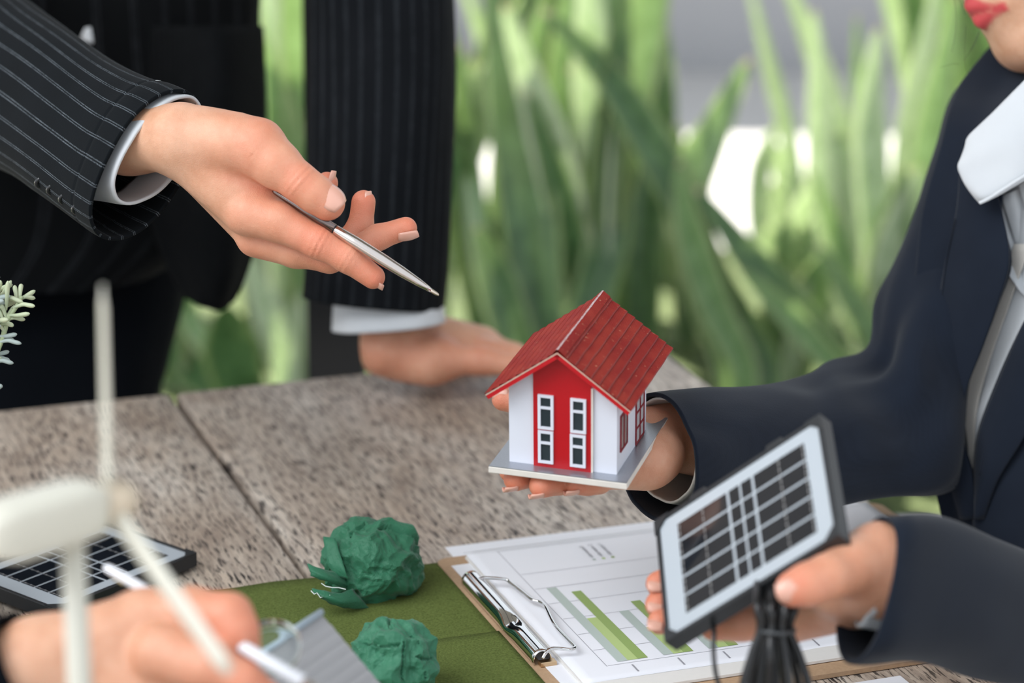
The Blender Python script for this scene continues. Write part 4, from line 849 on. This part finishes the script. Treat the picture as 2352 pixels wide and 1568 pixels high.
for i in range(n1 + 1):
    f = i / n1; t = -47 - 127 * f; pinch = math.exp(-((f - .62) / .07) ** 2); rr = (6.6 - .6 * f) * (1 - .0 * pinch)
    for j in range(n2 + 1):
        a = math.pi * (-.15 + 1.3 * j / n2); x = -11.5 + rr * math.cos(a) * (1 + .12 * pinch); z = 3.4 + max(0, 3.2 + rr * math.sin(a) * (1 - .42 * pinch * (a > 1.2)))
        V.append(PL_(x, t, z))
o = mesh('clip', V, grid_faces(n1 + 1, n2 + 1), chr_, clipb); md = o.modifiers.new('s', 'SOLIDIFY'); md.thickness = .0007
W_ = [(1092, 1340, 9), (1100, 1331, 12), (1116, 1326, 13), (1160, 1330, 12), (1172, 1338, 11), (1200, 1360, 10.5), (1222, 1377, 10.5), (1240, 1382, 10.5), (1254, 1395, 10.5), (1266, 1420, 10.5), (1280, 1442, 10.5), (1312, 1476, 10.5), (1320, 1485, 10.5), (1312, 1491, 10.5), (1288, 1489, 11), (1266, 1489, 12), (1254, 1498, 11), (1246, 1512, 8)]
MB().tube(cr([OnT(x, y, TZ + z * .001) for x, y, z in W_], 4), .0011, 12).build('wire_loop', chr_, clipb, smooth=True)
MB().box(PL_(-14, -178, 3.4), E1 * .010, E2 * .005, EZ * .003, .0004).build('clip_hinge', plain('brass', (.6, .42, .25), .3, 1), clipb)
slab('paper_sheet', -12, 284, -222, -12, 3.45, 3.75, PAPER_M, rot=.012, lab='lower white sheet whose corner shows beside the chrome clip', cat='paper')
slab('paper_stack', -1, 292, -226, -6, 3.8, 5.5, PAPER_E, rot=.0, lab='stack of white sheets under the bar chart page', cat='paper stack')
mk = plain('stack_line', (.5, .48, .46), .8)
def zf(s, t):
    c = max(0, (-t - 186) / 26); left = max(0, 1 - abs(s - 30) / 60)
    return 5.95 + .25 * math.sin(s * .03) * math.sin(t * .02) + .9 * max(0, 1 - abs(t + 20) / 25) * .2 - 1.6 * c * c * .2 + .0
t_top = thing('chart_sheet', 'top white sheet printed with a green bar chart and legend', 'paper', PL_(0, 0, 5.9))
V = []; ms, mt = 40, 30
for i in range(ms + 1):
    for j in range(mt + 1):
        s_, t_2 = 291.5 * i / ms, -211 * j / mt; V.append(PL_(s_ , t_2 - s_ * .007, zf(s_, t_2)))
o = mesh('page', V, grid_faces(ms + 1, mt + 1), PAPER_M, t_top); md = o.modifiers.new('s', 'SOLIDIFY'); md.thickness = .0002
inkm = plain('grey_ink', (.30, .30, .33), .6); inkd = plain('dark_ink', (.06, .06, .08), .6)
g1 = plain('print_grey', (.43, .50, .46), .6, noise_amt=.01); g2 = plain('print_light_green', (.42, .54, .20), .6, noise_amt=.01); g3 = plain('print_olive', (.26, .37, .10), .6, noise_amt=.01)
def strip_(m, s0, s1, t0, t1, n=8, zz=.16):
    V = []
    for i in range(n + 1):
        for j in (0, 1):
            if abs(t1 - t0) > abs(s1 - s0): t = t0 + (t1 - t0) * i / n; s_ = (s0, s1)[j]
            else: s_ = s0 + (s1 - s0) * i / n; t = (t0, t1)[j]
            V.append(PL_(s_, t - s_ * .007, zf(s_, t) + zz))
    f = grid_faces(n + 1, 2); m.add(V, f if abs(t1 - t0) <= abs(s1 - s0) else f)
m = MB()
for t in (-6, -47, -72, -96.5, -121, -145.5, -170): strip_(m, 22 if t < -7 else 20, 285, t, t - .35, 12)
strip_(m, 21, 21.4, -6, -194); strip_(m, 22, 285, -193, -193.3, 12)
for s_ in (206, 214, 222, 240): strip_(m, s_, s_ + .35, -120, -196)
o = m.build('grid_line', inkm, t_top, label='thin grey chart lines')
for k in range(6):
    b0 = 29.5 + 29.2 * k; H_ = [(-73, -125, -83), (-121, -149, -109), (-140, -120, -88), (-118, -150, -101), (-131, -108, -92), (-100, -140, -120)][k]
    for q, (mt_, hh2) in enumerate(zip((g1, g2, g3), H_)):
        m = MB(); strip_(m, b0 + 6.4 * q, b0 + 6.4 * (q + 1), hh2, -190, 10, .22 + .02 * q); m.build('chart_bar', mt_, t_top)
    m = MB(); strip_(m, b0 + 6, b0 + 7.2, -196, -206, 4); m.build('axis_mark', inkm, t_top)
def text(s, org, xd, yd, size, mat, parent, name='printed_text', ext=0.00003):
    c = bpy.data.curves.new('t', 'FONT'); c.body = s; c.size = 1; o = bpy.data.objects.new('t', c); COL.objects.link(o)
    dg = bpy.context.evaluated_depsgraph_get(); me = o.evaluated_get(dg).to_mesh()
    V = [np.array(org) + np.array(xd) * v.co.x * size + np.array(yd) * v.co.y * size for v in me.vertices]; F = [tuple(p.vertices) for p in me.polygons]
    o.evaluated_get(dg).to_mesh_clear(); bpy.data.objects.remove(o); return mesh(name, V, F, mat, parent, smooth=False)
for s_, tx, mt_ in ((89, 'information 1', g3), (82.5, 'information 2', g2), (76, 'information3', g1)):
    text(tx, PL_(s_ + .9, -36, 6.35), E2, -E1, .0039, inkd, t_top)
    m = MB(); strip_(m, s_ - 1.4, s_ + .8, -37.2, -39.6, 2, .25); m.build('legend_square', mt_, t_top)
def side_sheet(s0, s1, t0, t1, lab, rot=0): return slab('paper_sheet', s0, s1, t0, t1, .2, .5, PAPER_M, rot=rot, lab=lab, cat='paper')
ps = thing('printed_sheet', 'white printed sheet in front of the clipboard near the bottom edge', 'paper', PL_(90, -300, .2))
slab('page', -40, 184, -420, -250.5, .2, .5, PAPER_M, ps)
for s_, t_ in ((156, -262), (126, -262)):
    MB().tube([PL_(s_ + 2.2 * math.cos(a), t_ + 2.2 * math.sin(a), .55) for a in np.linspace(0, 6.283, 17)], .00025, 5, cap=False).build('printed_ring', inkm, ps)
    MB().box(PL_(s_ - 1.6, t_ - .2, .5), E1 * .0032, E2 * .0004, EZ * .0001).build('printed_dash', inkm, ps)
q1 = OnT(2290, 1566); slab('paper_sheet', 226, 420, -420, -283, .2, .5, PAPER_M, rot=0, lab='white sheet whose corner shows at the bottom right under the dark sleeve', cat='paper')

# ------------------------------------------------------------------ green felt
feltm = Mat('green_felt'); v = feltm.coord(); n_ = feltm.noise(v, 700, 4, .7); nb = feltm.noise(v, 25, 3)
feltm.set(Base_Color=feltm.mix(feltm.ramp(n_, (.3, 0.), (.7, 1.)), (.070, .096, .022), (.150, .188, .055)), Roughness=1., Sheen_Weight=.0); feltm.p.inputs['Specular IOR Level'].default_value = .1; feltm.bump(feltm.math('ADD', n_, nb), .6, .0012); feltm = feltm.m
def TL(x, y, z=0): return CORNER + E1 * x + E2 * y + EZ * z
def felt(name, x0, x1, y0, y1, z, lab, wob):
    n = 40; m_ = 30; V = []
    for i in range(n + 1):
        for j in range(m_ + 1):
            x = x0 + (x1 - x0) * i / n; y = y0 + (y1 - y0) * j / m_
            if j == m_: y += wob * (noise.noise((x * 18, 1.7, 0)) + .3 * noise.noise((x * 60, 2, 0)))
            V.append(TL(x, y, z + .0006 * (1 + noise.noise((x * 14, y * 14, 4)))))
    F = grid_faces(n + 1, m_ + 1); o = mesh(name, V, F, feltm, None, loc=TL((x0 + x1) / 2, (y0 + y1) / 2, z)); md = o.modifiers.new('s', 'SOLIDIFY'); md.thickness = .0012; md.offset = -1
    return tag(o, lab, 'felt sheet')
felt('felt_sheet', -.60, -.325, -.80, -.399, .0012, 'moss green felt sheet under the large crumpled paper ball', .008)
felt('felt_sheet', -.50, -.3265, -.82, -.517, .0024, 'upper moss green felt piece overlapping the first, under the small ball', .004)

# ------------------------------------------------------------------ crumpled paper balls
def crumple_mat(name, a, b):
    m = Mat(name); v = m.coord(); n = m.noise(v, 60, 4); m.set(Base_Color=m.mix(n, a, b), Roughness=.62, Sheen_Weight=.1)
    vo = m.n('ShaderNodeTexVoronoi', {'Vector': m.mix(.06, v, m.n('ShaderNodeTexNoise', {'Vector': v, 'Scale': 80.}).outputs[1]), 'Scale': 95.}, feature='DISTANCE_TO_EDGE').outputs[0]
    return m.bump(m.math('ADD', m.math('MULTIPLY', m.ramp(vo, (0., 1.), (.05, 0.)), 1.), m.math('MULTIPLY', m.noise(v, 60, 3, .5), 1.0)), .3, .001).m
crm = crumple_mat('green_paper', (.010, .105, .048), (.024, .165, .085)); crm2 = crumple_mat('green_paper_light', (.016, .13, .065), (.04, .20, .11))
tornm = plain('torn_white_edge', (.75, .8, .78), .8)
import bmesh
def ball(name, c, R, sq, seed, mat, lab, flaps=()):
    bm = bmesh.new(); bmesh.ops.create_icosphere(bm, subdivisions=6, radius=1); r_ = random.Random(seed)
    ND = np.array([Vector((r_.gauss(0, 1), r_.gauss(0, 1), r_.gauss(0, 1))).normalized() for _ in range(46)]); HD = np.array([r_.uniform(.86, 1.03) for _ in ND])
    N2 = np.array([Vector((r_.gauss(0, 1), r_.gauss(0, 1), r_.gauss(0, 1))).normalized() for _ in range(60)]); H2_ = np.array([r_.uniform(.93, 1.0) for _ in N2])
    P = np.array([v.co for v in bm.verts]); dt = P @ ND.T; rad = np.where(dt > .2, HD / np.maximum(dt, .2), 9).min(1)
    K_ = [(Vector((r_.gauss(0, 1), r_.gauss(0, 1), r_.gauss(0, 1))).normalized(), r_.uniform(-.5, .5)) for _ in range(9)]
    out = []
    for p, rd in zip(P, rad):
        pv = Vector(p); wv = pv + .25 * noise.noise_vector(pv * 1.6 + Vector((seed, 0, 0)))
        v1 = noise.voronoi(wv * 1.9 + Vector((seed, 3, 1)))[0]; v2 = noise.voronoi(wv * 3.9 + Vector((seed, 1, 9)))[0]; v3 = noise.voronoi(wv * 8.5 + Vector((2, seed, 9)))[0]
        f = rd * .55 + .33 + .26 * (v1[0] - .3) + .12 * (v2[0] - .3) + .028 * (v3[0] - .3)
        for kd, ko in K_[:3]:
            dd_ = abs(wv.dot(kd) - ko); f -= .10 * max(0, 1 - dd_ / .04) * (noise.noise(wv * 1.5 + kd * 5) > -.05) 
        q = pv * f * R; q = Vector((q.x * sq[0], q.y * sq[1], q.z * sq[2])); out.append(Vector(c) + q)
    V = [tuple(q) for q in out]; F = [tuple(v.index for v in f.verts) for f in bm.faces]; bm.free()
    t = thing(name, lab, 'paper ball', (c[0], c[1], TZ + .002)); mesh('crumpled_sheet', V, F, mat, t, smooth=False)
    for fl in flaps: sheet('torn_flap', fl, mat, t, sub=4, thick=.0006, disp=lambda u, v: .0015 * noise.noise((u * 6, v * 6, seed)))
    return t
b1 = OnT(845, 1392); R1 = .0305
c1 = U(853, 1292, 1.605)
bt = ball('paper_ball', c1, .0313, (1.02, 1.0, .95), 3, crm, 'large crumpled green paper ball with torn flaps beside the plank seam', [
    [[(705, 1294, 1.575), (735, 1305, 1.572), (770, 1315, 1.578), (800, 1320, 1.59)], [(712, 1312, 1.570), (738, 1320, 1.566), (775, 1332, 1.572), (800, 1345, 1.585)], [(714, 1322, 1.570), (742, 1332, 1.568), (780, 1345, 1.575), (805, 1352, 1.59)]],
    [[(716, 1352, 1.570), (745, 1356, 1.566), (775, 1362, 1.570), (810, 1352, 1.58)], [(722, 1362, 1.566), (752, 1372, 1.562), (790, 1380, 1.566), (830, 1376, 1.58)], [(738, 1370, 1.568), (765, 1388, 1.566), (800, 1396, 1.572), (850, 1398, 1.585)]],
    [[(742, 1232, 1.59), (752, 1290, 1.58), (765, 1320, 1.58)], [(770, 1235, 1.585), (790, 1300, 1.575), (800, 1330, 1.575)]]])
MB().tube([U(x, y, 1.563) for x, y in ((714, 1356), (722, 1364), (728, 1361), (736, 1372), (745, 1369), (752, 1374), (758, 1366))], .00035, 5).build('torn_edge', tornm, bt)
MB().tube([U(x, y, 1.566) for x, y in ((738, 1339), (748, 1346), (764, 1349), (778, 1349), (794, 1353))], .0003, 5).build('torn_edge', tornm, bt)
ball('paper_ball', U(905, 1518, 1.455), .0262, (1, 1, .95), 8, crm2, 'small crumpled green paper ball near the bottom edge on the felt')

# ------------------------------------------------------------------ wind turbine model
tw = plain('white_plastic', (.60, .58, .50), .35, noise_amt=.02); twb = plain('cream_plastic', (.58, .48, .36), .45, noise_amt=.02)
nc = U(165, 1180, 1.0); hubp = U(258, 1142, 1.035)
turb = thing('wind_turbine', 'blurred white model wind turbine in the left foreground', 'wind turbine', (nc[0], nc[1], TZ))
MB().tube([np.array([nc[0], nc[1], z]) for z in (TZ + .004, TZ + .02, TZ + .15, nc[2] - .01)], [.0062, .0060, .0052, .0046], 24).build('tower', tw, turb, smooth=True)
MB().tube([np.array([nc[0], nc[1], z]) for z in (TZ, TZ + .001, TZ + .005, TZ + .006)], [.030, .031, .030, .006], 40).build('foot', tw, turb, smooth=True)
axd = RI * .72 + np.array([0, 1, 0]) * .69; axd[2] = 0; axd /= np.linalg.norm(axd); sd_ = np.cross(axd, EZ)
P0_ = nc - axd * .0405; V = []
prof = [(0, .55, .5), (.004, .85, .8), (.012, 1, 1), (.040, 1, .98), (.050, .92, .9), (.054, .7, .7)]
for a, sw, sh in prof:
    for k in range(24):
        th = 2 * math.pi * k / 24; c_, s_ = math.cos(th), math.sin(th); c_ = math.copysign(abs(c_) ** .3, c_); s_ = math.copysign(abs(s_) ** .3, s_)
        V.append(P0_ + axd * a + sd_ * .0100 * sw * c_ + EZ * (.0112 * sh * s_ + .001))
F = grid_faces(len(prof), 24, True) + [tuple(range(24))[::-1], tuple(len(prof) * 24 - 24 + k for k in range(24))]
mesh('nacelle', V, F, tw, turb)
hc = P0_ + axd * .0575
MB().tube([P0_ + axd * q for q in (.053, .055, .064, .069, .071)], [.006, .0085, .0085, .005, .0006], 24).build('hub', twb, turb, smooth=True)
for k in range(3):
    al = math.radians(120 * k + 1.5); dirv = EZ * math.cos(al) - sd_ * math.sin(al) * (-1); dirv = EZ * math.cos(al) + sd_ * math.sin(al); side_ = np.cross(dirv, axd)
    V = []; Ls = .086
    for i in range(12):
        f = i / 11; wv = .0048 * (1 - .25 * f) * (1 if f > .12 else .7 + 2.5 * f) * (1 if f < .93 else max(.3, (1 - (f - .93) / .07 * .7))); tv = .0016 * (1 - .5 * f)
        for j in range(10):
            th = 2 * math.pi * j / 10; V.append(hc + dirv * (.004 + Ls * f) + side_ * wv * math.cos(th) + axd * (tv * math.sin(th) + .0012 * math.cos(th)))
    mesh('blade', V, grid_faces(12, 10, True) + [tuple(range(10))[::-1], tuple(110 + j for j in range(10))], tw, turb)

# ------------------------------------------------------------------ third person: hand with white pen, bottom left
p3 = thing('person', 'person of whom only a blurred writing hand and dark cuff show at bottom left', 'person', (U(-200, 1700, 1.1)[0], U(-200, 1700, 1.1)[1], TZ))
A = [ring((8, 1405), (120, 1640), 1.17, (25, 0, 130)), ring((-60, 1440), (40, 1690), 1.165, (25, 0, 140)), ring((-220, 1520), (-120, 1790), 1.14, (20, 0, 150)), ring((-500, 1640), (-400, 1940), 1.08, (20, 0, 160))]
loft('sleeve', A, BLACK, p3, seg=56, sub=8, thick=.0024, wr=fold(41, .004, 3, 10), cap=(0, 1))
d3 = 1.175
H3 = lambda x, y, z: HP(x, y, z, d3)
palm = [(H3(-80, 1600, -10), H3(90, 1520, 0), .020, .0195, .05), (H3(-80, 1600, 20), H3(90, 1525, 25), .020, .019, .05), (H3(90, 1520, 0), H3(330, 1440, 10), .0195, .0165, .2), (H3(120, 1530, 25), H3(360, 1460, 30), .019, .016, .2), (H3(130, 1580, 5), H3(380, 1540, 5), .019, .0155, .15), (H3(300, 1600, 5), H3(420, 1600, 0), .017, .014, .3)]
fing = [[(H3(330, 1424, 12), .0148, .3), (H3(440, 1408, 5), .0120, .35), (H3(525, 1418, -3), .0112, .7), (H3(545, 1450, -6), .0096, .8), (H3(560, 1500, -2), .0082, .9)],
        [(H3(370, 1500, -8), .0140, .3), (H3(480, 1530, -18), .0115, .5), (H3(560, 1570, -20), .0095, .7), (H3(620, 1610, -18), .0080, .9)],
        [(H3(370, 1560, 5), .0140, .3), (H3(480, 1600, 0), .0115, .5), (H3(560, 1650, 0), .0095, .7)]]
V, F, Cc = body_mesh(palm, fing, .0016, .010, .005); mesh('body', V, F, SKIN, p3, col=Cc)
wp = thing('pen', 'white pen held in the blurred hand at bottom left', 'pen', U(240, 1300, 1.25))
a_, b_ = U(243, 1302, 1.265), U(760, 1603, 1.105); xw = lambda t: a_ + (b_ - a_) * t
wpm = plain('white_pen_plastic', (.74, .74, .78), .25)
MB().tube([xw(t) for t in (0, .004, .02, .5, .9)], [.001, .0022, .0026, .0029, .0029], 20).build('barrel', wpm, wp, smooth=True)
MB().tube([xw(t) for t in (.9, .92, .985, 1)], [.0028, .0025, .0009, .0003], 16).build('tip', chrome, wp, smooth=True)
MB().tube([xw(.03) + DV(4, 14, -6, 1.2), xw(.09) + DV(3, 13, -6, 1.2)], .0012, 10).build('clip', plain('gold_clip', (.7, .58, .3), .3, 1), wp, smooth=True)

# ------------------------------------------------------------------ small model house with ribbed grey roof, clear disc
rA, rB = U(738, 1410, 1.325), U(520, 1600, 1.255); rd = rB - rA; rd[2] = 0; Lr = np.linalg.norm(rd); rd /= Lr
rs = np.cross(rd, EZ); 
if rs @ RI < 0: rs = -rs
zr = rA[2]
MR = Matrix(((rd[0], rs[0], 0, rA[0]), (rd[1], rs[1], 0, rA[1]), (0, 0, 1, 0), (0, 0, 0, 1)))
mh = thing('model_house', 'little model house with ribbed grey roof and pale blue gable at the bottom edge', 'model house', M=MR)
grm = plain('grey_ribbed_card', (.33, .33, .34), .5, noise_amt=.04); blm = plain('pale_blue_card', (.42, .52, .60), .4, noise_amt=.03)
sl = .9; wdt = .042; Lh = min(Lr, .085)
for sgn, mt_ in ((1, grm), (-1, blm)):
    V = []; n = 60
    for i in range(n + 1):
        f = i / n; rib = .0007 * (abs(math.sin(f * 9 * math.pi)) ** .5) if sgn > 0 and f > .12 else 0
        for x in (0, Lh): V.append((x, sgn * wdt * f, zr - sl * wdt * f + rib))
    o = mesh('roof_panel', V, grid_faces(n + 1, 2), mt_, mh, world=False, smooth=False); md = o.modifiers.new('s', 'SOLIDIFY'); md.thickness = .0018
MB().tube([(0, 0, zr + .0012), (Lh, 0, zr + .0012)], .0018, 12).build('ridge_cap', blm, mh, world=False, smooth=True)
wz = zr - sl * wdt * .8; 
for x in (.006, Lh - .008):
    yy = wdt * .8; V = [(x, -yy, TZ + .006), (x, yy, TZ + .006), (x, yy, wz - .001), (x, 0, zr - .002), (x, -yy, wz - .001)]; V += [(a + .002, b, c) for a, b, c in V]
    mesh('gable_wall', V, [(0, 1, 2, 3, 4), (9, 8, 7, 6, 5)] + [((i + 1) % 5, i, i + 5, (i + 1) % 5 + 5) for i in range(5)], blm, mh, world=False, smooth=False)
for s in (-1, 1): MB().box((.008, s * wdt * .8 - .001, TZ + .006), (Lh - .016, 0, 0), (0, .002, 0), (0, 0, wz - TZ - .008)).build('side_wall', blm, mh, world=False)
clr = Mat('clear_plastic'); clr.set(Base_Color=(.93, .97, .96), Roughness=.04, IOR=1.35, Transmission_Weight=1.0); clr = clr.m
dc = U(622, 1486, 1.215); V = []
nn_ = -FW * .8 + UP * .6; nn_ /= np.linalg.norm(nn_); a1 = np.cross(nn_, RI); a1 /= np.linalg.norm(a1); a2 = np.cross(nn_, a1); prof = [(0.02, .0026), (.5, .0026), (.80, .0022), (.93, .0035), (1, .002), (1, -.002), (.93, -.0035), (.80, -.0022), (.5, -.0026), (.02, -.0026)]
for rr, h in prof:
    for k in range(48): th = k * math.pi / 24; V.append(dc + (a1 * math.cos(th) + a2 * math.sin(th)) * .0148 * rr + nn_ * h * .6)
F = grid_faces(len(prof), 48, True) + [tuple(range(48)), tuple(len(prof) * 48 - 1 - k for k in range(48))]
tag(mesh('clear_disc', V, F, clr, None, loc=dc), 'clear round plastic disc between fingertips and ribbed grey roof', 'disc')

# ------------------------------------------------------------------ silvery herb in a pot at the left edge
pc = OnT(-255, 1480); pot = thing('potted_herb', 'silvery green herb with narrow curved leaves at the left edge', 'plant', (pc[0], pc[1], TZ))
V = [];
for r_q, z_ in ((.001, .001), (.030, .001), (.032, .004), (.038, .062), (.041, .063), (.041, .074), (.037, .074), (.036, .060), (.001, .058)):
    for k in range(32): th = k * math.pi / 16; V.append(np.array([pc[0] + r_q * math.cos(th), pc[1] + r_q * math.sin(th), TZ + z_]))
mesh('pot', V, grid_faces(9, 32, True), plain('grey_pot', (.35, .34, .32), .7, noise_amt=.1, bump=.2), pot)
hm = Mat('herb_leaf'); v = hm.coord(); hm.set(Base_Color=hm.mix(hm.noise(v, 45, 3), (.34, .40, .27), (.58, .60, .40)), Roughness=.7, Subsurface_Weight=.1); hm.bump(hm.noise(v, 900), .3, .0004); hm = hm.m
hm2 = plain('herb_leaf_grey', (.36, .42, .40), .7, noise_amt=.15, nscale=300)
stemm = plain('herb_stem', (.36, .42, .25), .7)
rp = random.Random(2)
def needle(P0, P1, bend, r, mat):
    P0, P1 = np.array(P0), np.array(P1); mid = (P0 + P1) / 2 + bend
    C_ = cr([P0, (P0 + mid) / 2 * 1.0, mid, (mid + P1) / 2, P1], 3); n = len(C_); m = MB(); m.tube(C_, [r * (.45 + .55 * math.sin(min(1, i / (n - 1) * 1.25) * 1.57)) * (1 if i < n - 2 else (.75 if i == n - 2 else .25)) for i in range(n)], 8); m.build('leaf', mat, pot, smooth=True)
stems = [[(-190, 1180), (-120, 1000), (-40, 880), (5, 780), (20, 720)], [(5, 780), (15, 740), (40, 700), (50, 680)], [(-190, 1180), (-110, 1020), (-60, 860), (-40, 720), (-20, 660)], [(-200, 1180), (-180, 950), (-140, 800)]]
for st in stems:
    P = [U(x, y, 1.5) for x, y in st]
    if st[0][1] > 1100: P = [np.array([pc[0], pc[1], TZ + .056])] + P
    MB().tube(cr(P, 5), .0013, 8).build('stem', stemm, pot, smooth=True)
px_leaves = [((45, 690), (80, 667)), ((48, 688), (80, 685)), ((40, 705), (79, 703)), ((30, 722), (67, 720)), ((45, 680), (48, 652)), ((40, 690), (32, 655)), ((5, 690), (25, 644)), ((8, 682), (52, 694)), ((0, 692), (50, 690)), ((18, 735), (35, 700)), ((18, 735), (57, 734)), ((10, 745), (30, 748)), ((5, 770), (38, 767)), ((0, 785), (48, 789)), ((-5, 782), (32, 781)), ((-10, 812), (20, 807)), ((-10, 826), (22, 828)), ((-10, 832), (30, 834)), ((-8, 880), (3, 883)), ((15, 720), (0, 700)), ((-5, 680), (0, 644)), ((14, 700), (17, 645)), ((10, 730), (-10, 705)), ((14, 752), (-15, 745))]
for k, (a, b) in enumerate(px_leaves):
    dz = rp.uniform(-.008, .008); needle(U(a[0] - (12 if b[0] - a[0] > 15 else 0), a[1] + (12 if b[0] - a[0] <= 15 else 2), 1.5), U(b[0] + 1, b[1], 1.5 + dz), UP * .0016 * (1 if k % 3 else -.3), .0014, hm if a[1] < 760 else hm2)
for k in range(60):
    st = stems[rp.choice([0, 2, 2, 3])]; i = rp.randrange(1, len(st) - 1); f = rp.random(); x = st[i][0] + (st[i + 1][0] - st[i][0]) * f; y = st[i][1] + (st[i + 1][1] - st[i][1]) * f
    if x > -25: x -= 30
    an = rp.uniform(0, 6.28); P0 = U(x, y, 1.5); needle(P0, P0 + np.array([math.cos(an) * .015, math.sin(an) * .015, .006]), UP * .001, .0016, hm if k % 2 else hm2)
